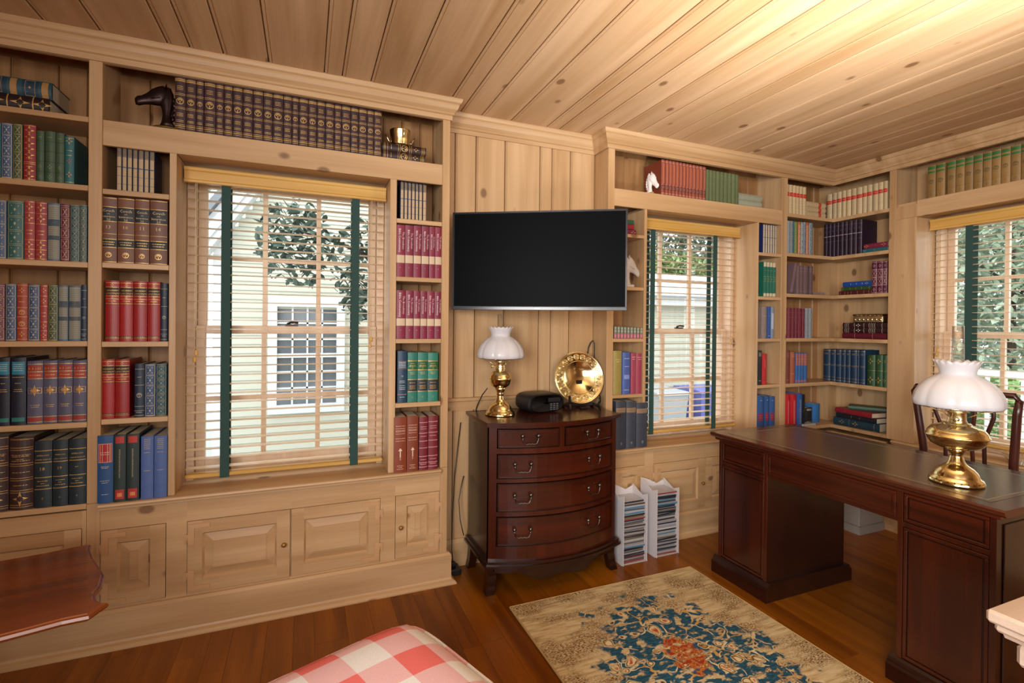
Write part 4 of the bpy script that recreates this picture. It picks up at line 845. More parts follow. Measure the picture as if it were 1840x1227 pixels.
# ================================================================ chest of drawers
CX0, CX1, CYF, CYB, BOW = .845, 1.592, 2.335, 2.668, .088
def bowy(x, off=0.0, a=None, b=None, bow=None):
    a = CX0 if a is None else a; b = CX1 if b is None else b
    u = (x-(a+b)/2)/((b-a)/2); return CYF-off-(BOW if bow is None else bow)*max(0, 1-u*u)
def bowpts(x0, x1, off, n=14): return [(x0+(x1-x0)*i/n, bowy(x0+(x1-x0)*i/n, off)) for i in range(n+1)]
def bowbox(mb, x0, x1, off0, off1, z0, z1):
    A = bowpts(x0, x1, off0); B = bowpts(x0, x1, off1); n = len(A)
    V = [(p[0], p[1], z) for z in (z0, z1) for p in A]+[(p[0], p[1], z) for z in (z0, z1) for p in B]
    F = []
    for i in range(n-1):
        F += [(i, i+1, n+i+1, n+i), (2*n+i+1, 2*n+i, 3*n+i, 3*n+i+1), (n+i, n+i+1, 3*n+i+1, 3*n+i), (i+1, i, 2*n+i, 2*n+i+1)]
    F += [(0, n, 3*n, 2*n), (n-1, 3*n-1, 4*n-1, 2*n-1)]
    mb.add(V, F)
r = root('chest_of_drawers', 'bow-fronted mahogany chest of drawers under the television', 'chest of drawers')
MX, MZ, MDX, MDZ = mahog(0), mahog(2), mahogd(0), mahogd(2)
def slab(x0, x1, z0, z1, off, back=CYB):
    mb = MB(); pts = [(CX0+(p[0]-CX0)*1, p[1]) for p in bowpts(CX0, CX1, off)]
    pts = [(x0+(p[0]-CX0)/(CX1-CX0)*(x1-x0), p[1]) for p in pts]
    mb.prism(pts+[(x1, back), (x0, back)], z0, z1, 2); return mb
t = slab(CX0-.018, CX1+.018, .846, .862, .022); t.add(slab(CX0-.010, CX1+.010, .838, .846, .012).v, slab(CX0-.010, CX1+.010, .838, .846, .012).f)
t.build('top', MX, r)
b = MB(); b.box(CX0, CX0+.02, CYF+.0, CYB, .155, .838); b.box(CX1-.02, CX1, CYF, CYB, .155, .838); b.box(CX0+.02, CX1-.02, CYB-.012, CYB, .155, .838)
b.build('carcass', MDZ, r)
f = MB()
rows = [(.735, .826), (.583, .700), (.418, .556), (.246, .388)]
bowbox(f, CX0, CX0+.036, 0, -.02, .17, .838); bowbox(f, CX1-.036, CX1, 0, -.02, .17, .838)
zz = [.17, .240, .394, .410, .562, .577, .706, .729, .832, .838]
for a, c in ((.17, .242), (.392, .414), (.560, .579), (.704, .731), (.830, .838)): bowbox(f, CX0+.036, CX1-.036, 0, -.02, a, c)
bowbox(f, 1.196, 1.222, 0, -.02, .731, .830)
f.build('front_frame', MZ, r)
def pull(par, x, z, w=.078):
    y = bowy(x, .004); m = MB()
    for s in (-1, 1):
        xx = x+s*w/2; yy2 = bowy(xx, .004); m.ball((xx, yy2-.012, z+.012), .0105, 12); m.tube([(xx, yy2, z+.012), (xx, yy2-.01, z+.012)], .005); 
    P = [(-.5, .008), (-.5, -.008), (-.40, -.026), (-.22, -.030), (-.1, -.026), (0, -.030), (.1, -.026), (.22, -.030), (.40, -.026), (.5, -.008), (.5, .008)]
    m.tube([(x+p[0]*w, bowy(x+p[0]*w, .018), z+p[1]) for p in P], .0028, 8)
    m.build('drawer_pull', PEWTER, par)
def drawer(x0, x1, z0, z1, pulls):
    m = MB(); bowbox(m, x0, x1, .002, -.018, z0, z1)
    d = m.build('drawer', MX, r)
    k = MB()
    for a in ((x0, x1, z0, z0+.005), (x0, x1, z1-.005, z1), (x0, x0+.005, z0+.005, z1-.005), (x1-.005, x1, z0+.005, z1-.005)):
        bowbox(k, a[0], a[1], .006, .001, a[2], a[3])
    k.build('cock_bead', MDX, d)
    for p in pulls: pull(d, p, (z0+z1)/2+.003)
drawer(CX0+.040, 1.192, *rows[0], [1.035]); drawer(1.226, CX1-.040, *rows[0], [1.392])
for rr in rows[1:]: drawer(CX0+.040, CX1-.040, *rr, [1.000, 1.405])
mo = slab(CX0-.014, CX1+.014, .155, .172, .016); q = slab(CX0-.022, CX1+.022, .143, .155, .024); mo.add(q.v, q.f); mo.build('base_moulding', MDX, r)
ap = MB(); n = 24; V = []
for i in range(n+1):
    u = i/n; x = CX0+.03+(CX1-CX0-.06)*u; s = abs(2*u-1); zb = .075+.05*s**2+.012*math.cos(s*PI*3)
    V += [(x, bowy(x, 0), .143), (x, bowy(x, 0), zb), (x, bowy(x, -.018), .143), (x, bowy(x, -.018), zb)]
F = []
for i in range(n):
    a = 4*i; c = a+4; F += [(a, a+1, c+1, c), (a+2, c+2, c+3, a+3), (a+1, a+3, c+3, c+1)]
ap.add(V, F); ap.build('apron', MDX, r)
for sx, x in ((-1, CX0), (1, CX1)):
    for yb, sy in ((CYF, 1), (CYB-.04, 1)):
        m = MB(); V = []
        for z, o, wd in ((.143, 0, .055), (.09, -.002, .045), (.04, .003, .042), (0, .012, .044)):
            xa = x+sx*o; xb = xa-sx*wd; ya = yb-(o if yb == CYF else 0); V += [(xa, ya, z), (xb, ya, z), (xb, ya+.045, z), (xa, ya+.045, z)]
        F = [(4*k+i, 4*k+(i+1) % 4, 4*k+4+(i+1) % 4, 4*k+4+i) for k in range(3) for i in range(4)]+[(0, 1, 2, 3), (12, 13, 14, 15)]
        m.add(V, F); m.build('foot', MDZ, r)

# ================================================================ oil lamps turned electric
def lamp(label, loc, base_r, font_r, zf, shade_z, shade_h, shade_r, lobes, chim, sc_=1.0, rz=0.0, tripod=True):
    r = root('oil_lamp', label, 'lamp', loc, (0, 0, rz))
    b = MB(); R_ = base_r
    b.lathe([(R_*.97, 0), (R_, .003), (R_, .006), (R_*.97, .012), (R_*.93, .019), (R_*.84, .023), (R_*.81, .030), (R_*.74, .044), (R_*.60, .057), (R_*.44, .066), (R_*.35, .072), (R_*.28, .085), (.020, .098), (.017, .106), (.022, .110), (.018, .116), (.025, zf-.062), (.033, zf-.048)], 48)
    bo = b.build('foot', BRASS, r)
    h = MB()
    for i in range(26):
        a = 2*PI*i/26; c, s = math.cos(a), math.sin(a); q = .0028; ro = R_*.982
        p = [(-q*1.2, .0135), (0, .0135-q), (q*1.2, .0135), (0, .0135+q)]
        h.add([(ro*c-u*s, ro*s+u*c, z) for u, z in p], [(0, 1, 2, 3)])
    h.build('pierced_border', flat('dark_piercing', '221a08', .7), bo)
    f = MB(); G_ = font_r
    f.lathe([(.030, zf-.050), (G_*.60, zf-.046), (G_*.84, zf-.034), (G_*.96, zf-.017), (G_*.995, zf-.005), (G_*1.04, zf-.002), (G_*1.04, zf+.001), (G_*.99, zf+.004), (G_*.96, zf+.015), (G_*.84, zf+.029), (G_*.66, zf+.037), (G_*.48, zf+.041), (G_*.46, zf+.042), (G_*.46, zf+.046), (.028, zf+.050)], 48)
    f.build('oil_font', BRASS, r)
    u = MB(); u.lathe([(.029, zf+.048), (.031, zf+.052), (.027, zf+.058), (.027, zf+.088), (.031, zf+.092), (.024, zf+.098)], 32)
    u.tube([(-.027, 0, zf+.068), (-.048, 0, zf+.066)], .0025); 
    bu = u.build('burner', BRASSD, r)
    k = MB(); k.lathe([(.001, 0), (.010, .001), (.010, .004), (.001, .005)], 16, mat=Matrix.Translation((-.053, 0, zf+.066)) @ Matrix.Rotation(PI/2, 4, 'Y')); k.build('wick_knob', BRASSD, bu)
    g = MB(); n = 40
    g.tube([(shade_r*.93*math.cos(2*PI*i/n), shade_r*.93*math.sin(2*PI*i/n), shade_z+.001) for i in range(n+1)], .0028, 6)
    g.tube([(.034*math.cos(2*PI*i/n), .034*math.sin(2*PI*i/n), zf+.090) for i in range(n+1)], .0022, 6)
    for a in (0.4, 0.4+2*PI/3, 0.4+4*PI/3): g.tube([(.030*math.cos(a), .030*math.sin(a), zf+.07), (.06*math.cos(a), .06*math.sin(a), zf+.088), (shade_r*.93*math.cos(a), shade_r*.93*math.sin(a), shade_z)], .002, 6)
    g.build('shade_holder', BRASSD, r)
    S = MB(); H = shade_h; Rs = shade_r
    prof = [(.955, 0, 1), (.995, .03, 1), (1.0, .12, 1), (.955, .28, 1), (.86, .42, 1), (.72, .55, 1), (.56, .64, .8), (.44, .69, .4), (.40, .72, .1), (.395, .76, 0), (.42, .83, .2), (.47, .92, .9), (.53, 1.0, 1.2)]
    inner = [(p[0]-.02, p[1]+(.0 if i else .005), p[2]) for i, p in enumerate(prof)][::-1]
    allp = prof+inner; NP = len(prof)
    def mod(rr, z, a, k):
        pr = allp[k]; c = abs(math.cos(lobes*a/2))
        if k in range(0, 9) or k in range(len(allp)-9, len(allp)): return Rs*pr[0]*(1-.034*pr[2]*(1-c)**1.5), shade_z+H*pr[1]
        am_ = pr[2]; ru = math.cos(18*a)
        return Rs*pr[0]*(1+.022*am_*ru), shade_z+H*pr[1]+.0025*am_*ru
    S.lathe([(p[0], p[1]) for p in allp]+[(prof[0][0], prof[0][1])], 120, mod=lambda rr, z, a, k: mod(rr, z, a, k % len(allp)), closed=True)
    S.build('glass_shade', MILK, r)
    c = MB(); c.lathe([(.020, zf+.095), (.024, zf+.14), (.020, zf+.18), (.0175, chim), (.0165, chim), (.019, zf+.18), (.0225, zf+.14), (.0185, zf+.095), (.020, zf+.095)], 32, closed=True)
    c.build('glass_chimney', lampglass(), r)
    return r
lamp('brass oil lamp with white ribbed shade on the chest of drawers', (.968, 2.505, .8625), .080, .060, .195, .305, .165, .128, 10, .54)
lamp('large brass oil lamp with white melon shade on the desk', (2.275, 1.10, .7685), .083, .092, .178, .288, .170, .136, 9, .590, rz=.4)
tag(MB().tube([(.915, 2.56, 1.0), (.90, 2.60, .96), (.893, 2.655, .90), (.889, 2.672, .87), (.886, 2.678, .8)], .003).build('lamp_cord', BLACK), 'black lamp cord running down behind the chest of drawers', 'cord')

# ================================================================ radio, dish on stand
r = root('compact_stereo', 'black rounded compact stereo between the lamp and the brass dish', 'stereo', (1.225, 2.555, .862), (0, 0, rad(6)))
mb = MB(); pts = []
w_, d_, h_ = .235, .17, .105
V = []; F = []; rings = []
for k, (y, sc2, dz) in enumerate(((-d_/2, .86, 0), (-d_/2+.006, .96, 0), (-d_/2+.02, 1, 0), (d_/2-.03, 1, 0), (d_/2-.006, .94, 0), (d_/2, .82, 0))):
    n = 32
    for i in range(n):
        a = 2*PI*i/n; c, s = math.cos(a), math.sin(a)
        x = abs(c)**.55*(1 if c > 0 else -1)*w_/2*sc2; z = h_/2+abs(s)**.62*(1 if s > 0 else -1)*h_/2*sc2
        V.append((x, y, z+.001))
    if k: F += [((k-1)*n+i, (k-1)*n+(i+1) % n, k*n+(i+1) % n, k*n+i) for i in range(n)]
F += [tuple(range(n)), tuple(reversed(range(5*n, 6*n)))]
mb.add(V, F, True); mb.build('body', flat('stereo_shell', '17171c', .38), r)
MB().box(.005, .085, -.0885, -.085, .060, .082, .001).build('display', flat('display_glass', '24262a', .1), r)
m = MB()
for i in range(3):
    for j in range(4): m.box(.018+i*.020, .030+i*.020, -.0895, -.085, .016+j*.010, .020+j*.010)
m.build('buttons', flat('silver_button', '8a8c92', .35, .6), r)
r = root('brass_charger', 'large embossed brass dish with rosette border standing on the chest', 'dish', (1.497, 2.555, .886), (rad(-13), 0, rad(-8)))
m = MB(); R_ = .154
T = Matrix.Translation((0, 0, R_)) @ Matrix.Rotation(PI/2, 4, 'X')
m.lathe([(.0001, -.004), (.085, -.004), (.094, .006), (.150, .010), (.154, .013), (.1545, .010), (.151, .006), (.094, .002), (.086, -.008), (.0001, -.008)], 72, mat=T, closed=True)
m.build('dish', BRASS, r)
m = MB()
for i in range(19):
    a = 2*PI*i/19; c = (.1225*math.cos(a), .1225*math.sin(a))
    for rr_, hh in ((.0165, .0022), (.0105, .0022)):
        m.tube([(c[0]+rr_*math.cos(2*PI*j/14), c[1]+rr_*math.sin(2*PI*j/14), .0095) for j in range(15)], .0019, 5, mat=T)
    m.ball((c[0], c[1], .009), .0045, 8, mat=T)
    for j in range(8):
        q = 2*PI*j/8; m.ball((c[0]+.0135*math.cos(q), c[1]+.0135*math.sin(q), .009), .0016, 6, mat=T)
m.tube([(.1465*math.cos(2*PI*j/60), .1465*math.sin(2*PI*j/60), .0105) for j in range(61)], .0017, 6, mat=T)
m.tube([(.098*math.cos(2*PI*j/60), .098*math.sin(2*PI*j/60), .0072) for j in range(61)], .0018, 6, mat=T)
m.build('rosette_border', BRASSD, r)
r = root('plate_stand', 'dark scrolled wooden stand holding the brass dish', 'stand', (1.497, 2.555, .862), (0, 0, rad(-8)))
for s in (-1, 1):
    m = MB(); P = [(.0, -.060), (.006, -.072), (.020, -.070), (.034, -.060), (.050, -.068), (.072, -.066), (.082, -.054), (.070, -.046), (.050, -.050), (.034, -.044), (.022, -.020), (.020, .06), (.0, .075), (.0, .05), (.008, .03), (.008, -.03)]
    m.prism([(p[1], p[0]) for p in P], s*.092-.005, s*.092+.005, 0)
    m.build('side_bracket', flat('black_lacquer', '1c1512', .3), r)
m = MB(); m.box(-.085, .085, .02, .03, .008, .03, .002); m.box(-.02, .02, .03, .038, .005, .16, .002); m.box(-.022, .022, -.05, -.025, .002, .012, .002); m.box(-.01, .01, -.03, .02, .006, .012)
m.build('crossbar', flat('black_lacquer', '1c1512', .3), r)
tag(MB().tube([(1.60, 2.66, 1.17), (1.615, 2.672, 1.21), (1.632, 2.675, 1.24), (1.645, 2.672, 1.255), (1.652, 2.665, 1.235), (1.655, 2.668, 1.15), (1.655, 2.675, .95)], .0035, 8).build('aerial_lead', BLACK), 'short dark lead looping on the panelling behind the brass dish', 'cable')

# ================================================================ television
Hs = .512
def dp(px, dy, ym):
    z = FPX*Hs/dy; d = _ray(px, ym); return CAMP+d*(z/FPX)
TL = dp(813, 174, 468); TR = dp(1127, 182.5, 468)
vec = Vector((TR.x-TL.x, TR.y-TL.y, 0)); TW = vec.length; ang = math.atan2(vec.y, vec.x)
tc = (TL+TR)/2; zb = (onY(970, 557, tc.y).z)
r = root('television', 'flat black television turned toward the room on its wall arm', 'television', (tc.x, tc.y, zb), (0, 0, ang))
MB().box(-TW/2, TW/2, 0, .028, 0, Hs, .004).build('housing', BLACK, r)
MB().box(-TW/2+.02, TW/2-.02, .028, .06, .06, Hs-.12, .01).build('back_cover', BLACK, r)
MB().box(-TW/2+.009, TW/2-.009, -.0012, .002, .018, Hs-.009).build('screen', flat('screen_glass', '050608', .4, spec=.03), r)
g = MB(); 
for a in ((-TW/2, TW/2, 0, .016), (-TW/2, TW/2, Hs-.008, Hs), (-TW/2, -TW/2+.008, .016, Hs-.008), (TW/2-.008, TW/2, .016, Hs-.008)): g.box(a[0], a[1], -.003, .001, a[2], a[3], .001)
g.build('bezel', flat('bezel_gloss', '1d1e28', .2), r)
MB().box(-.012, .012, -.004, -.002, .004, .009).build('maker_badge', flat('badge_silver', '8c8c94', .3, .8), r)
m = MB(); a0 = Vector((0, .06, .28)); inv = Matrix.Rotation(-ang, 3, 'Z')
wallp = inv @ (Vector((1.2, 2.685, zb+.28))-Vector((tc.x, tc.y, zb)))
m.box(-.10, .10, .06, .075, .18, .38); m.tube([(0, .07, .28), ((wallp.x)/2+.09, (wallp.y+.07)/2, .28), (wallp.x, wallp.y-.01, .28)], .02, 10); m.box(wallp.x-.025, wallp.x+.025, wallp.y-.035, wallp.y-.022, .16, .40)
m.build('wall_arm', BLACK, r)

# ================================================================ ornaments
def horse(label, loc, rz, s, m1, m2, kind='bronze', droop=.0):
    """head in profile looking along -x; s = overall height in metres"""
    r = root('horse_bust', label, 'sculpture', loc, (0, 0, rz))
    mb = MB(); S_ = s
    def T(pts): return [(p[0]*S_, p[1]*S_, p[2]*S_) for p in pts]
    # neck: elliptical rings, base to poll
    def loft(rings, mbx, n=16):
        V = []; F = []
        for c, ax, ry, rl in rings:   # centre, direction angle in xz, half depth in y, half width in plane
            d = Vector((math.cos(ax), 0, math.sin(ax)))
            for i in range(n):
                a = 2*PI*i/n; p = Vector(c)*S_+d*(math.cos(a)*rl*S_)+Vector((0, math.sin(a)*ry*S_, 0)); V.append(tuple(p))
        for k in range(len(rings)-1):
            for i in range(n): F.append((k*n+i, k*n+(i+1) % n, (k+1)*n+(i+1) % n, (k+1)*n+i))
        F += [tuple(reversed(range(n))), tuple((len(rings)-1)*n+i for i in range(n))]
        mbx.add(V, F, True)
    loft([((.10, 0, .06), 0, .13, .17), ((.08, 0, .16), .05, .085, .11), ((.075, 0, .32), .1, .07, .082), ((.08, 0, .46), .2, .075, .10), ((.07, 0, .60), .35, .085, .145), ((.05, 0, .72), .5, .085, .17), ((.06, 0, .84), .8, .06, .12), ((.07, 0, .90), .9, .03, .05)], mb)
    loft([((.10, 0, .80), 1.75, .055, .10), ((.02, 0, .765), 1.70, .095, .205), ((-.10, 0, .72), 1.75, .10, .21), ((-.22, 0, .685), 1.8, .085, .18), ((-.34, 0, .635), 1.85, .068, .128), ((-.47, 0, .59), 1.85, .058, .10), ((-.57, 0, .56), 1.8, .060, .105), ((-.64, 0, .535), 1.75, .040, .07)], mb)
    hd = MB(); hd.v, hd.f, hd.sm = [mb.v[i] for i in range(8*16, len(mb.v))], [tuple(i-8*16 for i in f) for f in mb.f if min(f) >= 8*16], [True]*sum(1 for f in mb.f if min(f) >= 8*16)
    mb.f = [f for f in mb.f if min(f) < 8*16]; mb.v = mb.v[:8*16]; mb.sm = mb.sm[:len(mb.f)]
    def dr(v):
        x, z = v[0]-.05*S_, v[2]-.80*S_; x *= .80; c, s_ = math.cos(droop), math.sin(droop); return (.05*S_+x*c-z*s_ if 0 else .05*S_+x*c-z*s_, v[1], .80*S_+x*s_+z*c)
    mb.add([dr(v) for v in hd.v], hd.f, True)
    body = mb.build('bust', m1, r)
    e = MB()
    for sy in (-1, 1): 
        e.add(T([(.03, sy*.05, .90), (.11, sy*.05, .89), (.07, sy*.10, .89), (.09, sy*.085, 1.0)]), [(0, 1, 3), (1, 2, 3), (2, 0, 3), (0, 2, 1)])
        e.ball(tuple(v*S_ for v in (-.11, sy*.088, .79)), .016*S_, 8); e.ball(tuple(v*S_ for v in (-.57, sy*.045, .585)), .014*S_, 8)
        e.tube(T([(-.05, sy*.10, .66), (-.15, sy*.103, .64), (-.25, sy*.085, .63)]), .012*S_, 6)
    e.v = [dr(v) for v in e.v]
    for i in range(7):
        t_ = i/6; x = .12+.10*math.sin(t_*2.4); z = .88-.62*t_; e.ball((x*S_, 0, z*S_), .045*S_, 8, (1.0, .7, 1.5))
    e.tube(T([(.02, 0, .95), (-.04, 0, .90), (-.08, 0, .86)]), .02*S_, 6)
    e.build('ears_and_mane', m1, body)
    b = MB(); 
    if kind == 'bronze': b.lathe([(.30*S_, 0), (.30*S_, .025*S_), (.25*S_, .05*S_), (.16*S_, .07*S_), (.14*S_, .09*S_)], 28, ctr=(.08*S_, 0)); b.v = [(v[0], v[1]*.62, v[2]) for v in b.v]
    else: b.box(-.12*S_, .30*S_, -.13*S_, .13*S_, 0, .09*S_, .004)
    b.build('plinth', m2, r)
    return r
BRONZE = flat('dark_bronze', '2c1d1c', .3, .7, bump=.5, bscale=60)
PLAST = flat('white_plaster', 'c9c2ba', .6)
xb = onY(298, 226, 2.60); horse('dark bronze horse head at the left end of the brown volumes', (xb.x-.004, 2.568, 2.1725), 0, .195, BRONZE, flat('gilt_bronze_base', '6a5420', .4, .6))
xb = onY(1136, 512, 2.62); horse('white plaster horse head on a block, peeping out beside the television', (xb.x-.040, 2.60, 1.5835), PI, .205, PLAST, PLAST, 'block', .30)
xb = onY(1169, 344, 2.585); horse('white horse head at the left end of the rust-red volumes', (xb.x, 2.575, 2.1725), PI-.95, .145, flat('white_china', 'd8d4d0', .35), flat('ochre_base', 'a88a48', .5), 'block', .55)
xb = onY(719, 262, 2.60)
r = root('cachepot', 'small two-handled brass pot on the lying brown volumes', 'pot', (xb.x, 2.60, 2.2555))
MB().lathe([(.036, 0), (.047, .004), (.047, .008), (.049, .052), (.052, .058), (.052, .075), (.0535, .079), (.050, .079), (.049, .060), (.045, .010), (.001, .008)], 40).build('body', BRASS, r)
for s in (-1, 1): MB().tube([(s*.047, 0, .020), (s*.058, 0, .022), (s*.064, 0, .038), (s*.074, 0, .052)], .003, 8).build('handle', BRASS, r)
a = onX(1532, 575, XR+.05); b2 = onX(1586, 575, XR+.05)
r = root('trinket_box', 'embossed brass box on the brown volumes in the corner', 'box', (XR+.09, (a.y+b2.y)/2, ZBOX+.0008), (0, 0, -PI/2))
L_ = (a.y-b2.y)
MB().box(-L_/2, L_/2, -.04, .04, 0, .048, .006).build('body', BRASSD, r); m = MB().box(-L_/2-.003, L_/2+.003, -.043, .043, .048, .062, .006)
for i in range(7): m.ball((-L_/2+.015+i*(L_-.03)/6, -.041, .022), .009, 10, (1, .4, 1))
m.build('lid', BRASS, r)

# ================================================================ desk
r = root('pedestal_desk', 'mahogany pedestal desk with tooled leather top before the right-hand window', 'desk')
DX0, DX1, DY0, DY1 = 2.105, 2.68, .905, 2.098
def rim(o, z0, z1): return MB().box(DX0-o, DX1+o, DY0-o, DY1+o, z0, z1, .003)
mb = MB(); mb.prism([(DX0-.022, .741), (DX0-.030, .747), (DX0-.034, .754), (DX0-.034, .760), (DX0-.028, .766), (DX1+.028, .766), (DX1+.034, .760), (DX1+.034, .754), (DX1+.022, .741)], DY0-.034, DY1+.034, 1)
mb.build('top', mahog(1), r)
mb = MB(); mb.box(DX0-.016, DX1+.016, DY0-.016, DY1+.016, .728, .7405, .002); mb.build('top_moulding', mahog(1), r)
LEATHER = flat('brown_desk_leather', '46301f', .26, bump=.08, bscale=350, spec=.6, coat=.4)
MB().box(DX0+.028, DX1-.028, DY0+.028, DY1-.028, .7655, .7668).build('leather_top', LEATHER, r)
g = MB(); q0, q1 = .046, .050
for a in ((DX0+q0, DX0+q1, DY0+q0, DY1-q0), (DX1-q1, DX1-q0, DY0+q0, DY1-q0), (DX0+q1, DX1-q1, DY0+q0, DY0+q1), (DX0+q1, DX1-q1, DY1-q1, DY1-q0)): g.box(a[0], a[1], a[2], a[3], .7669, .7671)
g.build('gilt_line', flat('worn_gilt', '8a7a64', .4), r)
yA, yB = 1.202, 1.788       # inner faces of the pedestals
HI = flat('rubbed_moulding', '2a1210', .22)
def moulded(par, y0, y1, z0, z1, X, nm, mat, wide=.012):
    """raised frame of mouldings on the -x face with a fielded panel"""
    m = MB()
    for a in ((y0, y1, z0, z0+wide), (y0, y1, z1-wide, z1), (y0, y0+wide, z0+wide, z1-wide), (y1-wide, y1, z0+wide, z1-wide)): m.box(X-.006, X, a[0], a[1], a[2], a[3], .002)
    i = wide+.006; m.box(X-.002, X, y0+i, y1-i, z0+i, z1-i, .001)
    return m.build(nm, mat, par)
for (y0, y1) in ((DY0, yA), (yB, DY1)):
    mb = MB(); mb.box(DX0+.006, DX1-.006, y0+.001, y1-.001, .085, .7275); mb.build('pedestal', mahogd(2), r)
    mb = MB(); s = .018
    for yy_ in ((y0, y0+s), (y1-s, y1)):
        mb.box(DX0-.001, DX0+.0055, yy_[0], yy_[1], .09, .7275, .001)
    mb.box(DX0-.001, DX0+.0055, y0+s, y1-s, .595, .612, .001); mb.build('front_frame', mahog(2), r)
    moulded(r, y0+s+.002, y1-s-.002, .095, .592, DX0+.0055, 'front_panel', mahog(2))
    d = moulded(r, y0+s+.002, y1-s-.002, .615, .722, DX0+.0055, 'drawer_front', mahog(1))
    mb = MB(); mb.prism([(DX0-.026, 0), (DX0-.026, .060), (DX0-.020, .068), (DX0-.014, .071), (DX0-.010, .082), (DX0, .0895), (DX1, .0895), (DX1+.010, .082), (DX1+.014, .071), (DX1+.020, .068), (DX1+.026, .060), (DX1+.026, 0)], y0-.022, y1+.022, 1)
    mb.build('plinth', mahogd(1), r)
MB().box(DX0+.001, DX0+.018, yA, yB, .608, .7275).build('apron_rail', mahog(1), r); MB().box(DX1-.02, DX1-.002, yA, yB, .608, .7275).build('apron_rail', mahog(1), r)
moulded(r, yA+.006, yB-.006, .622, .722, DX0+.001, 'drawer_front', mahog(1))
MB().box(DX0+.018, DX1-.02, yA+.0, yB, .700, .7275).build('drawer_bottom', mahogd(1), r)
# desk side panel facing the room's near end
m = MB(); m.box(DX0+.04, DX1-.04, DY0-.004, DY0+.001, .12, .70, .002); m.build('side_panel', mahogd(2), r)

# ================================================================ chair behind the desk
r = root('desk_chair', 'dark wooden splat-back chair behind the desk', 'chair', (3.10, 1.445, 0), (0, 0, PI))
CH = wood('dark_chair_wood', 2, '4c241c', '2a120e', None, rough=.3, islands=False, coat=.2)
for s in (-1, 1):
    MB().tube([(.12, s*.165, 0), (.05, s*.17, .25), (.02, s*.175, .46), (.035, s*.185, .72), (.06, s*.205, .95), (.065, s*.215, 1.02)], [.019, .018, .019, .018, .017, .015], 10).build('back_post', CH, r)
    MB().tube([(-.38, s*.20, .42), (-.38, s*.20, .2), (-.385, s*.20, 0)], [.022, .020, .016], 10).build('front_leg', CH, r)
m = MB(); m.tube([(.065, -.222, 1.005), (.068, -.20, 1.04), (.075, -.10, 1.035), (.08, 0, 1.05), (.075, .10, 1.035), (.068, .20, 1.04), (.065, .222, 1.005)], [.012, .02, .022, .024, .022, .02, .012], 10, flat=.7); m.build('crest_rail', CH, r)
for s in (-1, 1):
    for k in (0, 1):
        MB().tube([(.03, s*(.03+.02*k), .50), (.04, s*(.035+.045*k), .66), (.05, s*(.03+.05*k), .80), (.06, s*(.045+.075*k), .92), (.07, s*(.06+.06*k), 1.03)], .0095, 8, flat=.8).build('splat', CH, r)
MB().prism([(.02, -.19), (.02, .19), (-.41, .235), (-.41, -.235)], .40, .45, 2).build('seat_frame', CH, r)
MB().prism([(.01, -.18), (.01, .18), (-.40, .22), (-.40, -.22)], .4505, .475, 2).build('seat_cushion', flat('seat_cloth', '8a6a4a', .9), r)

# bowl on the sill, box under the desk
p_ = onX(1822, 790, 3.74)
r = root('wire_bowl', 'openwork wire bowl on the sill behind the chair', 'bowl', (3.655, 1.47, .602)); r.scale = (.75, .75, .9)
m = MB(); n = 28
for i in range(n):
    a = 2*PI*i/n; m.tube([(.055*math.cos(a), .055*math.sin(a), .004), (.085*math.cos(a+.1), .085*math.sin(a+.1), .03), (.108*math.cos(a+.2), .108*math.sin(a+.2), .062)], .0013, 5)
for rr_, zz_ in ((.055, .004), (.108, .063), (.085, .03)): m.tube([(rr_*math.cos(2*PI*j/40), rr_*math.sin(2*PI*j/40), zz_) for j in range(41)], .0022, 6)
m.build('wirework', flat('straw_wire', 'b8925c', .4, .3), r)
MB().lathe([(.052, .001), (.053, .003), (.08, .028), (.078, .030), (.05, .006), (.0001, .005)], 32).build('lining', flat('pale_lining', 'd8d0c4', .6), r)
r = root('storage_unit', 'plain grey-white box unit on the floor under the desk', 'box', (3.33, 2.125, 0))
MB().box(.008, .25, .008, .38, .05, .44, .004).build('body', flat('shaded_greywhite_paint', '94928e', .5), r); MB().prism([(0, 0), (.255, 0), (.255, .385), (0, .385)], 0, .05).build('plinth', flat('shaded_greywhite_paint', '94928e', .5), r)  # grey-white darkened to hold the shade under the desk

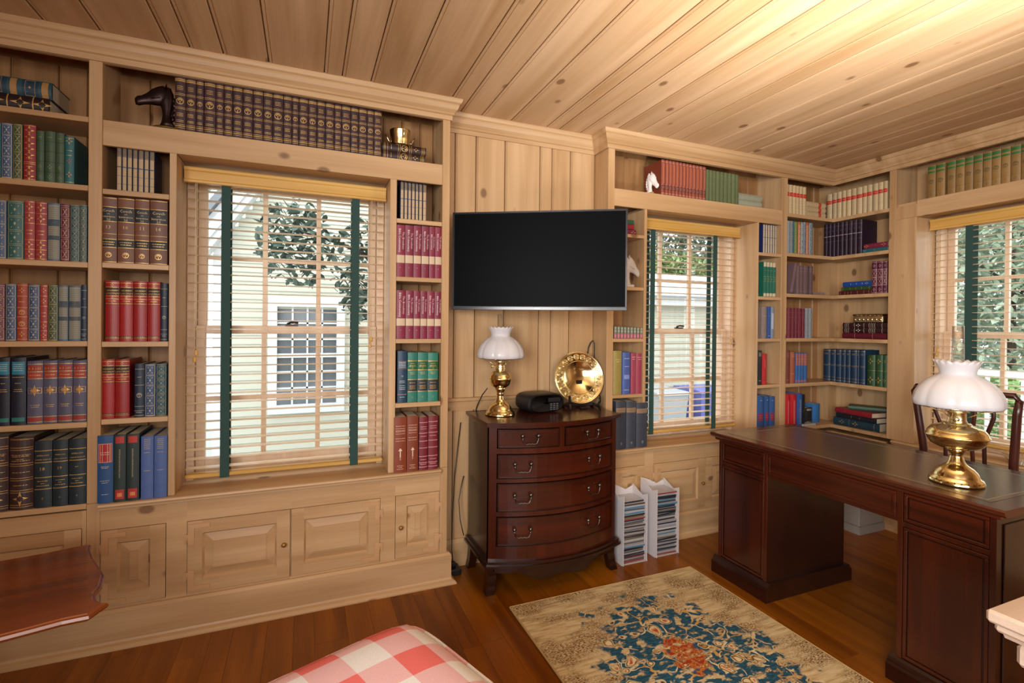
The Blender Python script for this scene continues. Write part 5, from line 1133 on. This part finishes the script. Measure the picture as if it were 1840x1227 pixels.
# ================================================================ rug
def rugmat():
    m, n, b, N, L = newmat('faded_persian_pile')
    t = N.new('ShaderNodeTexCoord')
    def noise(sx, sy, det=3, w=None, dist=0):
        mp = N.new('ShaderNodeMapping'); mp.inputs['Scale'].default_value = (sx, sy, 1); L.new(t.outputs['Object'], mp.inputs['Vector'])
        if w: mp.inputs['Location'].default_value = (w, w*.7, 0)
        q = N.new('ShaderNodeTexNoise'); q.inputs['Scale'].default_value = 1; q.inputs['Detail'].default_value = det; q.inputs['Distortion'].default_value = dist; L.new(mp.outputs[0], q.inputs['Vector']); return q.outputs['Fac']
    def ramp(f, stops, const=False):
        r = N.new('ShaderNodeValToRGB'); r.color_ramp.interpolation = 'CONSTANT' if const else 'LINEAR'; e = r.color_ramp.elements
        while len(e) < len(stops): e.new(.5)
        for i, (p, c) in enumerate(stops): e[i].position = p; e[i].color = lin(c) if isinstance(c, str) else (c, c, c, 1)
        L.new(f, r.inputs['Fac']); return r.outputs['Color']
    def mix(f, a, c):
        x = N.new('ShaderNodeMix'); x.data_type = 'RGBA'; L.new(f, x.inputs['Factor']) if not isinstance(f, float) else setattr(x.inputs['Factor'], 'default_value', f)
        for k, v in ((6, a), (7, c)):
            if isinstance(v, str): x.inputs[k].default_value = lin(v)
            else: L.new(v, x.inputs[k])
        return x.outputs[2]
    def math_(op, a, c=None, v=0):
        x = N.new('ShaderNodeMath'); x.operation = op
        for k, q in ((0, a), (1, c)):
            if q is None: x.inputs[k].default_value = v
            elif isinstance(q, (int, float)): x.inputs[k].default_value = q
            else: L.new(q, x.inputs[k])
        return x.outputs[0]
    ground = ramp(noise(10, 70, 3), [(.3, 'dccaa2'), (.55, 'c8b184'), (.72, 'a88a5c')])
    speck = ramp(noise(90, 330, 2, 3), [(.47, 0.0), (.55, 1.0)])
    patch = ramp(noise(5, 8, 3, 9), [(.42, 0.0), (.58, 1.0)])
    ground = mix(math_('MULTIPLY', speck, patch), ground, '6a4526')
    # centre field: worn blue with curling stems and blossoms
    sep = N.new('ShaderNodeSeparateXYZ'); L.new(t.outputs['Object'], sep.inputs[0])
    ex = math_('MULTIPLY', sep.outputs[0], 1.75); ey = math_('MULTIPLY', sep.outputs[1], 1.10)
    rr = math_('SQRT', math_('ADD', math_('MULTIPLY', ex, ex), math_('MULTIPLY', ey, ey)))
    cy2 = math_('MULTIPLY', math_('ADD', sep.outputs[1], -.20), 1.9); cx2 = math_('MULTIPLY', sep.outputs[0], 3.0); rc = math_('SQRT', math_('ADD', math_('MULTIPLY', cx2, cx2), math_('MULTIPLY', cy2, cy2)))
    edge = math_('ADD', rr, math_('MULTIPLY', noise(9, 12, 4, 2), .9))
    field = ramp(edge, [(.95/1, 1.0), (1.0, 0.0)])
    e2 = math_('MULTIPLY', edge, .80); field = ramp(e2, [(.86, 1.0), (.91, 0.0)])
    worn = ramp(noise(20, 34, 4, 5), [(.53, 1.0), (.60, 0.0)])
    blue = mix(ramp(noise(40, 120, 2), [(.4, 0.0), (.7, 1.0)]), '22485c', '386478')
    v = N.new('ShaderNodeTexVoronoi'); v.inputs['Scale'].default_value = 17; v.feature = 'F1'
    wn = N.new('ShaderNodeTexNoise'); wn.inputs['Scale'].default_value = 9; L.new(t.outputs['Object'], wn.inputs['Vector'])
    va = N.new('ShaderNodeVectorMath'); va.operation = 'MULTIPLY_ADD'; va.inputs[1].default_value = (.12, .12, 0); L.new(wn.outputs['Color'], va.inputs[0]); L.new(t.outputs['Object'], va.inputs[2]); L.new(va.outputs[0], v.inputs['Vector'])
    blossom = ramp(v.outputs['Distance'], [(0.0, 'b5482e'), (.10, 'c98a5a'), (.17, 'd8caa8'), (.27, 'b98a45'), (.31, '5a4028'), (.36, 'cdbd94')], True)
    bm = ramp(v.outputs['Distance'], [(.42, 1.0), (.45, 0.0)])
    sc_ = N.new('ShaderNodeSeparateColor'); L.new(v.outputs['Color'], sc_.inputs[0])
    bm = math_('MULTIPLY', bm, math_('GREATER_THAN', sc_.outputs[1], .30))
    v2 = N.new('ShaderNodeTexVoronoi'); v2.inputs['Scale'].default_value = 13; v2.feature = 'DISTANCE_TO_EDGE'; L.new(va.outputs[0], v2.inputs['Vector'])
    stem = ramp(v2.outputs['Distance'], [(.0, 1.0), (.03, 1.0), (.042, 0.0)]); stem = math_('MULTIPLY', stem, ramp(noise(11, 13, 2, 12), [(.44, 0.0), (.5, 1.0)]))
    stemc = ramp(noise(12, 12, 2, 7), [(.45, 'c49a52'), (.55, 'd8cca8')])
    f1 = mix(stem, blue, stemc); f1 = mix(bm, f1, blossom)
    core = ramp(math_('ADD', rc, math_('MULTIPLY', noise(30, 30, 2, 4), .5)), [(.44, 1.0), (.48, 0.0)])
    corec = ramp(noise(45, 45, 3, 6), [(.38, '9c3a20'), (.48, 'c0703a'), (.56, '8a5a2c'), (.64, 'd0b070')], True)
    f1 = mix(core, f1, corec)
    out = mix(math_('MULTIPLY', field, worn), ground, f1)
    L.new(out, b.inputs['Base Color']); b.inputs['Roughness'].default_value = .95; b.inputs['Specular IOR Level'].default_value = .1
    bp = N.new('ShaderNodeBump'); bp.inputs['Strength'].default_value = .6; bp.inputs['Distance'].default_value = .003
    q = N.new('ShaderNodeTexNoise'); q.inputs['Scale'].default_value = 400; L.new(t.outputs['Object'], q.inputs['Vector']); L.new(q.outputs['Fac'], bp.inputs['Height']); L.new(bp.outputs['Normal'], b.inputs['Normal'])
    return m
RM = rugmat()
rr = root('area_rug', 'worn beige and blue patterned rug between ottoman and desk', 'rug', (1.445, 1.40, 0))
MB().box(-.54, .54, -.78, .78, .001, .011, .003).build('pile', RM, rr)
m = MB()
for a in ((-.545, .545, .778, .786), (-.545, .545, -.786, -.778), (-.546, -.538, -.778, .778), (.538, .546, -.778, .778)): m.box(a[0], a[1], a[2], a[3], .001, .0115, .003)
m.build('bound_edge', flat('rug_binding', 'b89a66', .9), rr)

# ================================================================ gingham ottoman
def gingham():
    m, n, b, N, L = newmat('red_gingham')
    t = N.new('ShaderNodeTexCoord'); sp = N.new('ShaderNodeSeparateXYZ'); L.new(t.outputs['Object'], sp.inputs[0])
    def stripe(o, off):
        a = N.new('ShaderNodeMath'); a.operation = 'MULTIPLY_ADD'; a.inputs[1].default_value = 1/.196; a.inputs[2].default_value = off; L.new(o, a.inputs[0])
        f = N.new('ShaderNodeMath'); f.operation = 'FRACT'; L.new(a.outputs[0], f.inputs[0]); g = N.new('ShaderNodeMath'); g.operation = 'GREATER_THAN'; g.inputs[1].default_value = .5; L.new(f.outputs[0], g.inputs[0]); return g.outputs[0]
    s = N.new('ShaderNodeMath'); s.operation = 'ADD'; L.new(stripe(sp.outputs[0], 10.699), s.inputs[0]); L.new(stripe(sp.outputs[1], 10.2755), s.inputs[1])
    h = N.new('ShaderNodeMath'); h.operation = 'MULTIPLY'; h.inputs[1].default_value = .5; L.new(s.outputs[0], h.inputs[0])
    r = N.new('ShaderNodeValToRGB'); r.color_ramp.interpolation = 'CONSTANT'; e = r.color_ramp.elements; e.new(.5)
    for i, (p, c) in enumerate(((0, 'f2f0ee'), (.25, 'efc2c4'), (.75, 'ee7a74'))): e[i].position = p; e[i].color = lin(c)
    L.new(h.outputs[0], r.inputs['Fac'])
    q = N.new('ShaderNodeTexNoise'); q.inputs['Scale'].default_value = 260; q.inputs['Detail'].default_value = 3; L.new(t.outputs['Object'], q.inputs['Vector'])
    rr_ = N.new('ShaderNodeMapRange'); rr_.inputs['To Min'].default_value = .86; rr_.inputs['To Max'].default_value = 1.1; L.new(q.outputs['Fac'], rr_.inputs['Value'])
    mx = N.new('ShaderNodeMix'); mx.data_type = 'RGBA'; mx.blend_type = 'MULTIPLY'; mx.inputs['Factor'].default_value = 1; L.new(r.outputs['Color'], mx.inputs[6]); L.new(rr_.outputs[0], mx.inputs[7]); L.new(mx.outputs[2], b.inputs['Base Color'])
    b.inputs['Roughness'].default_value = .95; b.inputs['Specular IOR Level'].default_value = .15
    return m
OT = root('ottoman', 'square ottoman covered in red and white gingham, in the foreground', 'ottoman', (.118, 1.118, 0), (0, 0, rad(21)))
def cushion(hw, hd, z0, z1, crown, n=24):
    V = []; F = []
    def sup(u): return abs(u)
    for lay, zf_ in ((0, z1), (1, z0)):
        for j in range(n+1):
            for i in range(n+1):
                u = -1+2*i/n; v = -1+2*j/n
                # round the corners of the square
                k = 1-.045*(abs(u)**6*abs(v)**6)*2
                x = hw*u*k; y = hd*v*k; z = z1-.0+crown*(1-u**4)*(1-v**4) if lay == 0 else z0
                if lay == 0: z -= .022*max(abs(u), abs(v))**14
                V.append((x, y, z))
    s = (n+1)**2
    for j in range(n):
        for i in range(n):
            a = j*(n+1)+i; F.append((a, a+1, a+n+2, a+n+1)); F.append((s+a, s+a+n+1, s+a+n+2, s+a+1))
    for i in range(n):
        F += [(i+1, i, s+i, s+i+1), (n*(n+1)+i, n*(n+1)+i+1, s+n*(n+1)+i+1, s+n*(n+1)+i), (i*(n+1), (i+1)*(n+1), s+(i+1)*(n+1), s+i*(n+1)), ((i+1)*(n+1)+n, i*(n+1)+n, s+i*(n+1)+n, s+(i+1)*(n+1)+n)]
    return V, F
GG = gingham()
V, F = cushion(.325, .325, .14, .455, .035); MB().add(V, F, True).build('upholstery', GG, OT)
m = MB(); pr = []
for i in range(81):
    t_ = i/80*4; k = int(t_) % 4; f_ = t_-int(t_); u, v = ((-1+2*f_, 1), (1, 1-2*f_), (1-2*f_, -1), (-1, -1+2*f_))[k]
    kk = 1-.045*(abs(u)**6*abs(v)**6)*2; pr.append((.328*u*kk, .328*v*kk, .434))
m.tube(pr, .005, 8); m.build('piping', GG, OT)
for a in (-1, 1):
    for b_ in (-1, 1): MB().lathe([(.016, 0), (.020, .06), (.026, .139)], 16, ctr=(a*.26, b_*.26)).build('leg', CH, OT)

# ================================================================ table at the left edge
r = root('side_table', 'reddish wooden table with serpentine moulded edge at the far left', 'table', (-.95, 1.93, 0), (0, 0, rad(10)))
inv = Matrix.Rotation(-rad(10), 3, 'Z')
def loc_(x, y, z=.55):
    v = inv @ Vector((x+.95, y-1.93, 0)); return (v.x, v.y)
ptsT = [onZ(x, y, .55) for x, y in ((165, 975), (163, 984), (168, 998), (180, 1016), (189, 1030), (184, 1050), (173, 1064), (174, 1074), (183, 1079), (196, 1079), (160, 1104), (110, 1114), (50, 1130), (0, 1143))]
far = [onZ(0, 1006, .55), onZ(80, 992, .55)]
poly_ = [loc_(-1.42, 2.08), loc_(far[0].x, far[0].y), loc_(far[1].x, far[1].y)]+[loc_(p.x, p.y) for p in ptsT]+[loc_(-1.42, 1.44)]
def inset(P, d):
    n = len(P); A = sum(P[i][0]*P[(i+1) % n][1]-P[(i+1) % n][0]*P[i][1] for i in range(n)); s = 1 if A > 0 else -1; o = []
    for i in range(n):
        a = Vector(P[i-1]); b_ = Vector(P[i]); c = Vector(P[(i+1) % n]); n1 = Vector((-(b_-a).y, (b_-a).x)).normalized()*s; n2 = Vector((-(c-b_).y, (c-b_).x)).normalized()*s
        nn = (n1+n2); nn = nn/max(nn.length_squared/2, .5); o.append(tuple(b_+nn*d))
    return o
WT = wood('cherry_tabletop', 0, '86441a', '58280c', None, rough=.25, islands=False, coat=.4)
mb = MB(); lay = [(0.010, .528), (.004, .532), (.0, .538), (.003, .545), (.009, .547), (.011, .550)]
V = []; n = len(poly_)
for d_2, z in lay: V += [(p[0], p[1], z) for p in inset(poly_, d_2)]
F = [(k*n+i, k*n+(i+1) % n, (k+1)*n+(i+1) % n, (k+1)*n+i) for k in range(len(lay)-1) for i in range(n)]+[tuple(reversed(range(n))), tuple((len(lay)-1)*n+i for i in range(n))]
mb.add(V, F); mb.build('tabletop', WT, r)
MB().lathe([(.05, .06), (.055, .10), (.03, .14), (.025, .22), (.045, .30), (.03, .38), (.05, .50), (.09, .527)], 24, ctr=(-.1, -.02)).build('pedestal', WT, r)
for k in range(3):
    a = 2*PI*k/3+.3; MB().tube([(-.1+.04*math.cos(a), -.02+.04*math.sin(a), .10), (-.1+.15*math.cos(a), -.02+.15*math.sin(a), .09), (-.1+.24*math.cos(a), -.02+.24*math.sin(a), .015)], [.022, .018, .015], 8).build('leg', WT, r)

# ================================================================ whitewashed table at the right edge
r = root('side_table', 'whitewashed wooden table with thick moulded top, lower right corner', 'table', (1.353, .60, 0))
WW = wood('whitewashed_wood', 0, 'd6c2b0', 'b49a84', '8a6a50', rough=.5, knots=.75)
MB().box(0, .62, -.75, 0, .722, .750, .006).build('tabletop', WW, r)
MB().box(.010, .61, -.74, -.010, .704, .7215, .006).build('upper_moulding', WW, r)
MB().prism([(.020, .7035), (.028, .692), (.038, .688), (.58, .688), (.60, .7035)], -.73, -.022, 1).build('lower_moulding', WW, r)
MB().box(.034, .586, -.712, -.036, .640, .6875, .008).build('apron', WW, r)
for a, b_ in ((.16, -.16), (.50, -.16), (.16, -.60), (.50, -.60)): MB().box(a, a+.045, b_-.045, b_, 0, .6395, .004).build('leg', WW, r)

# ================================================================ disc towers
CDC = ['a8a8ac', '8a8c94', '4a4c52', '2c2e34', '9c9894', '6a7078', '3a3434', '843c3c', '4c4038', 'b8b8bc', '6c6048', '4a7a98', '34303a', '8c8888', '50545c', '1c1c20', '26282c', '3c4048', '585450', '2a2624']
def disc_stack(x, y, z0, n, label, group, seed):
    rn = random.Random(seed); z = z0
    for i in range(n):
        c = rn.choice(CDC); key = 'cdcase_'+c
        if key not in _M:
            me1 = MB().box(0, .142, 0, .0012, .0006, .0092).mesh('spine_insert', flat('cd_'+c, c, .35)); me0 = MB().box(.0, .142, .0013, .124, 0, .0098, .0006).mesh('case', flat('clear_case', 'b4b4bc', .2))
            _M[key] = (me0, me1)
        o = bpy.data.objects.new('disc_case', None); COL.objects.link(o); o.location = (x+rn.uniform(-.003, .003), y+rn.uniform(-.007, .007), z); o.rotation_euler = (0, 0, rn.uniform(-.05, .05))
        tag(o, label, 'disc case', group)
        for nm, me in zip(('case', 'spine_insert'), _M[key]):
            q = bpy.data.objects.new(nm, me); COL.objects.link(q); q.parent = o
        z += .0104 if rn.random() > .08 else .0104
def tower(label, x0, y0, top, loc, wing=True):
    r = root('disc_rack', label, 'rack', loc)
    def fin(ax, ay, bx, by, h0, h1, nm='fin'):
        m = MB(); d = Vector((bx-ax, by-ay)); nn = Vector((-d.y, d.x)).normalized()*.0018
        P = [(0, .004), (1, .004), (1, h1), (.7, h1-.02), (.35, h0-.02), (0, h0)]
        V = [(ax+d.x*p[0]+s*nn.x, ay+d.y*p[0]+s*nn.y, p[1]) for s in (-1, 1) for p in P]; n = len(P)
        m.add(V, [tuple(range(n)), tuple(reversed(range(n, 2*n)))]+[(i, n+i, n+(i+1) % n, (i+1) % n) for i in range(n)]); m.build(nm, ACRYL, r)
    MB().box(-.165 if wing else -.016, .165, -.01, .135, 0, .004, .001).build('base', ACRYL, r)
    fin(-.012, 0-.025, -.012, .128, top, top+.03); fin(.158, -.01, .158, .128, top-.01, top+.01); fin(-.165 if wing else -.012, .131, .158, .131, top+.03, top+.0)
    if wing: fin(-.165, .005, -.165, .128, top-.02, top)
    return r
tower('clear plastic disc rack nearest the chest of drawers', 0, 0, .395, (1.658, 2.352, 0), False)
r2 = tower('clear plastic disc rack farther from the chest of drawers', 0, 0, .40, (1.897, 2.366, 0), False)
disc_stack(1.658+.006, 2.356, .005, 33, 'disc case stacked in the front of the nearer clear rack', 'disc cases in the front of the nearer rack', 3)
disc_stack(1.897+.006, 2.371, .005, 35, 'disc case stacked in the farther clear rack', 'disc cases in the farther rack', 8)
# extension block and leads left of the chest
r = root('extension_block', 'dark extension block on the floor left of the chest of drawers', 'power strip', (.745, 2.62, 0))
MB().box(-.035, .035, -.05, .03, 0, .035, .005).build('housing', BLACK, r); MB().box(-.015, .015, -.02, .015, .0352, .055, .003).build('plug', BLACK, r)
tag(MB().tube([(.745, 2.615, .058), (.742, 2.63, .12), (.752, 2.655, .3), (.765, 2.668, .5), (.80, 2.676, .80)], .0025).build('power_lead', BLACK), 'dark lead rising from the extension block beside the chest', 'cable')
tag(MB().tube([(.80, 2.60, .20), (.785, 2.62, .28), (.783, 2.64, .38), (.80, 2.66, .44), (.82, 2.675, .5)], .0025).build('power_lead', BLACK), 'thin dark lead looping out behind the chest of drawers', 'cable')
# ================================================================ outdoors
GZ = -.75
struct(MB().box(-12, 3.9+26, 2.95, 30, GZ-.1, GZ), 'ground_back', flat('paved_yard', '8f948c', .9, bump=.3, bscale=6))
struct(MB().box(4.05, 30, -20, 2.94, GZ-.1, GZ), 'ground_side', flat('pale_gravel', 'a3a898', .9, bump=.3, bscale=9))
SID = flat('cream_siding', 'b4b5a4', .6); WTR = flat('white_trim', 'c8cccc', .5); ROOF = flat('grey_shingle', '70757a', .8, bump=.6, bscale=20)
HY = 7.5
r = root('neighbour_house', 'cream clapboard house with white gable seen through the wide window', 'house')
def clap(mb, x0, x1, z0, z1, Y, cut=None, rise=None):
    z = z0
    while z < z1:
        a, b_ = x0, x1
        if rise: a = max(x0, rise(z))
        segs = [(a, b_)]
        if cut and cut[2] < z+.06 and z+.06 < cut[3]: segs = [(a, cut[0]), (cut[1], b_)]
        for s in segs:
            if s[1]-s[0] > .02: mb.add([(s[0], Y-.018, z), (s[1], Y-.018, z), (s[1], Y-.002, z+.12), (s[0], Y-.002, z+.12), (s[0], Y+.03, z), (s[1], Y+.03, z), (s[1], Y+.03, z+.12), (s[0], Y+.03, z+.12)], [(0, 1, 2, 3), (4, 0, 3, 7), (1, 5, 6, 2), (0, 4, 5, 1)])
        z += .12
rise = lambda z: -1.05 if z < 2.3 else -1.05+(z-2.3)/1.45
W0 = (-.36, .40, .22, 1.56)
m = MB(); clap(m, -1.05, 3.6, GZ, 4.6, HY, W0, rise); m.build('clapboard_wall', SID, r)
m = MB(); sl = math.atan2(1.45, 1)
def rake(o, wd, y0_, y1_):
    p0 = Vector((-1.35, 1.95)); d = Vector((1, 1.45)).normalized(); nn = Vector((-d.y, d.x)); L_ = 4.2
    P = [p0+nn*o, p0+d*L_+nn*o, p0+d*L_+nn*(o+wd), p0+nn*(o+wd)]; return [(p.x, p.y) for p in P], y0_, y1_
for a in (rake(-.02, .24, HY-.30, HY-.02), rake(.05, .10, HY-.36, HY-.30)): m.prism(a[0], a[1], a[2], 1)
m.box(-1.12, -1.0, HY-.03, HY+.04, GZ, 2.4); m.build('white_trim', WTR, r)
a = rake(.225, .08, HY-.42, HY+.3); m = MB().prism(a[0], a[1], a[2], 1); m.build('roof', ROOF, r)
m = MB(); x0, x1, z0, z1 = W0
for q in ((x0-.11, x1+.11, z1, z1+.14), (x0-.11, x1+.11, z0-.12, z0), (x0-.11, x0, z0, z1), (x1, x1+.11, z0, z1)): m.box(q[0], q[1], HY-.06, HY+.02, q[2], q[3])
m.box(x0, x1, HY-.03, HY, (z0+z1)/2-.03, (z0+z1)/2+.03)
for k in range(1, 4): m.box(x0+(x1-x0)*k/4-.012, x0+(x1-x0)*k/4+.012, HY-.02, HY, z0, z1)
for k in (1, 2, 4, 5): m.box(x0, x1, HY-.02, HY, z0+(z1-z0)*k/6-.012, z0+(z1-z0)*k/6+.012)
wn = m.build('window_trim', WTR, r); MB().box(x0, x1, HY+.0, HY+.02, z0, z1).build('panes', flat('dark_reflecting_pane', '5c6468', .12), wn)
def foliage(name, label, cat, centre, rad3, n, leaf, col, trunk=True, group=None, seed=1, fill=0.0):
    rn = random.Random(seed); r = root(name, label, cat, centre, group=group); m = MB()
    for i in range(n):
        while True:
            p = Vector((rn.uniform(-1, 1), rn.uniform(-1, 1), rn.uniform(-1, 1)))
            if p.length < 1 and p.length > .25: break
        c = Vector((p.x*rad3[0], p.y*rad3[1], p.z*rad3[2])); s = leaf*rn.uniform(.6, 1.3)
        R_ = Matrix.Rotation(rn.uniform(0, 6.3), 3, 'Z') @ Matrix.Rotation(rn.uniform(-1, 1), 3, 'X') @ Matrix.Rotation(rn.uniform(-.8, .8), 3, 'Y')
        pts = [R_ @ Vector(q)*s+c for q in ((0, -1, 0), (.45, -.3, .12), (.4, .5, .08), (0, 1, 0), (-.4, .5, .08), (-.45, -.3, .12), (0, 0, -.02))]
        m.add(pts, [(0, 1, 6), (1, 2, 6), (2, 3, 6), (3, 4, 6), (4, 5, 6), (5, 0, 6)])
    m.build('foliage', flat('leaves_'+col, col, .7), r)
    if trunk:
        h = centre[2]-GZ; t = MB(); t.tube([(.1, 0, -h), (.05, .02, -h*.5), (0, 0, 0), (-.05, 0, rad3[2]*.6)], [.09, .08, .06, .02], 8)
        for k in range(7):
            a = rn.uniform(0, 6.3); t.tube([(0, 0, -.3*rad3[2]+.15*k*rad3[2]), (rad3[0]*.6*math.cos(a), rad3[1]*.6*math.sin(a), .1*k*rad3[2])], [.03, .008], 6)
        t.build('trunk', flat('bark', '4a4038', .9), r)
    return r
r = root('garden_tree', 'dark-leaved tree reaching in before the cream house in the wide window', 'tree', (1.45, 6.0, GZ)); GT = []
for c_, a_, n_, s_ in (((-1.55, 0, 2.97), (.42, .35, .50), 420, 2), ((-.83, 0, 2.70), (.36, .35, .62), 380, 3), ((.1, .2, 3.3), (.7, .6, .7), 300, 4)):
    q = foliage('x', None, None, (0, 0, 0), a_, n_, .065, '44564a', trunk=False, seed=s_); f_ = q.children[0]; f_.parent = r; f_.location = c_; bpy.data.objects.remove(q)
t = MB(); t.tube([(0, 0, 0), (.03, 0, 1.4), (0, 0, 2.4), (.05, 0, 3.4)], [.10, .085, .07, .03], 8); t.tube([(0, 0, 2.2), (-.5, 0, 2.75), (-1.1, 0, 3.0), (-1.7, 0, 3.15)], [.05, .03, .02, .008], 6); t.tube([(0, 0, 1.9), (-.4, 0, 2.3), (-.9, 0, 2.6)], [.04, .02, .008], 6); t.build('trunk', flat('bark', '4a4038', .9), r)
foliage('background_tree', 'pale green trees beyond the roof slope of the cream house', 'tree', (-3.1, 11, 4.0), (1.6, 1.2, 2.2), 1500, .12, '7f8f76', seed=4)
# bench-like garden table on the paving
r = root('garden_table', 'pale metal garden table on the paving outside the wide window', 'table', (.2, 5.2, GZ))
MB().box(-.6, .6, -.4, .4, .68, .71, .01).build('tabletop', flat('pale_green_paint', 'a8b4aa', .5), r)
for a in (-.5, .5):
    for b_ in (-.3, .3): MB().tube([(a, b_, 0), (a, b_, .68)], .02).build('leg', flat('pale_green_paint', 'a8b4aa', .5), r)
# shed, bins and greenery beyond the second window
r = root('garden_shed', 'low cream clapboard shed beyond the second window', 'shed')
m = MB(); clap(m, 5.2, 9.2, GZ, 1.72, 7.5); m.build('clapboard_wall', SID, r)
m = MB(); m.box(5.1, 9.3, 7.25, 7.52, 1.72, 1.88); m.box(5.1, 9.3, 7.1, 7.5, 1.88, 1.98); m.build('eaves', WTR, r)
MB().prism([(7.1, 1.98), (9.5, 2.5), (9.5, 2.56), (7.1, 2.04)], 5.0, 9.4, 0).build('roof', flat('pale_roof', 'c4ccd0', .7), r)
def bin_(label, x, col, w_=.58):
    r = root('wheeled_bin', label, 'bin', (x, 6.6, GZ)); m = MB()
    m.add([(-w_*.4, -.25, .06), (w_*.4, -.25, .06), (w_*.4, .22, .06), (-w_*.4, .22, .06), (-w_/2, -.33, 1.0), (w_/2, -.33, 1.0), (w_/2, .3, 1.0), (-w_/2, .3, 1.0)], [(3, 2, 1, 0), (0, 1, 5, 4), (1, 2, 6, 5), (2, 3, 7, 6), (3, 0, 4, 7), (4, 5, 6, 7)])
    m.build('body', flat('bin_'+col, col, .5), r); MB().prism([(-.35, 1.005), (.34, 1.005), (.30, 1.07), (-.30, 1.05)], -w_/2-.02, w_/2+.02, 0).build('lid', flat('binlid_'+col, col, .45), r)
    for s in (-1, 1): MB().lathe([(.06, -.02), (.08, -.02), (.08, .02), (.06, .02)], 16, mat=Matrix.Translation((s*w_*.38, .24, .08)) @ Matrix.Rotation(PI/2, 4, 'Y')).build('wheel', BLACK, r)
bin_('blue wheeled bin standing before the cream shed', 6.25, '5560a8', .7); bin_('grey wheeled bin left of the blue one', 5.35, '9aa0a4')
for i, (x, y, z, a, c) in enumerate(((6.6, 13.2, 4.3, (2.0, 1.2, 3.0), '87967f'), (10.9, 12.5, 4.6, (2.2, 1.4, 3.2), '7a8c78'), (8.4, 10.6, 2.6, (3.2, .5, .7), '7f9660'))):  # tree colours paled, with window glare mixed into them
    foliage('background_tree' if i < 2 else 'hedge', ('broad grey-green tree behind the left of the shed', 'broad darker tree behind the right of the shed', 'light green hedge just over the shed roof')[i], 'tree' if i < 2 else 'hedge', (x, y, z), a, (7000, 7000, 5000)[i], (.10, .10, .075)[i], c, trunk=i < 2, seed=10+i)
# side garden beyond the right-hand window
for i, (x, y, z, a, c, lb) in enumerate(((12.0, 5.0, 2.6, (1.0, 1.6, 2.8), '98a890', 'dark conifer-like tree beyond the desk window'), (16.5, 8.4, 4.2, (1.2, 5.0, 4.6), 'b2bcb0', 'hazy tall trees behind the desk window'), (8.5, 3.55, .25, (.5, 1.3, .55), '84a262', 'light green bush behind the white railing'))):  # tree colours lightened so that the leaves carry the haze
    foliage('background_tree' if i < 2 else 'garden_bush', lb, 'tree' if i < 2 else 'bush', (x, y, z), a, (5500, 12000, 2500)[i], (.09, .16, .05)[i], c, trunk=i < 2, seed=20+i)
r = root('garden_fence', 'white railing fence across the side garden', 'fence', (7.4, 0, GZ))
m = MB(); 
for z in (.55, 1.55): m.box(-.03, .03, .5, 5.5, z, z+.07)
m.build('rail', WTR, r)
m = MB(); y = .55
while y < 5.4: m.box(-.015, .015, y, y+.035, .45, 1.6); y += .16
m.build('balusters', WTR, r)
for y in (.5, 2.1, 3.7, 5.4): MB().box(-.06, .06, y, y+.12, 0, 1.75).build('post', WTR, r)
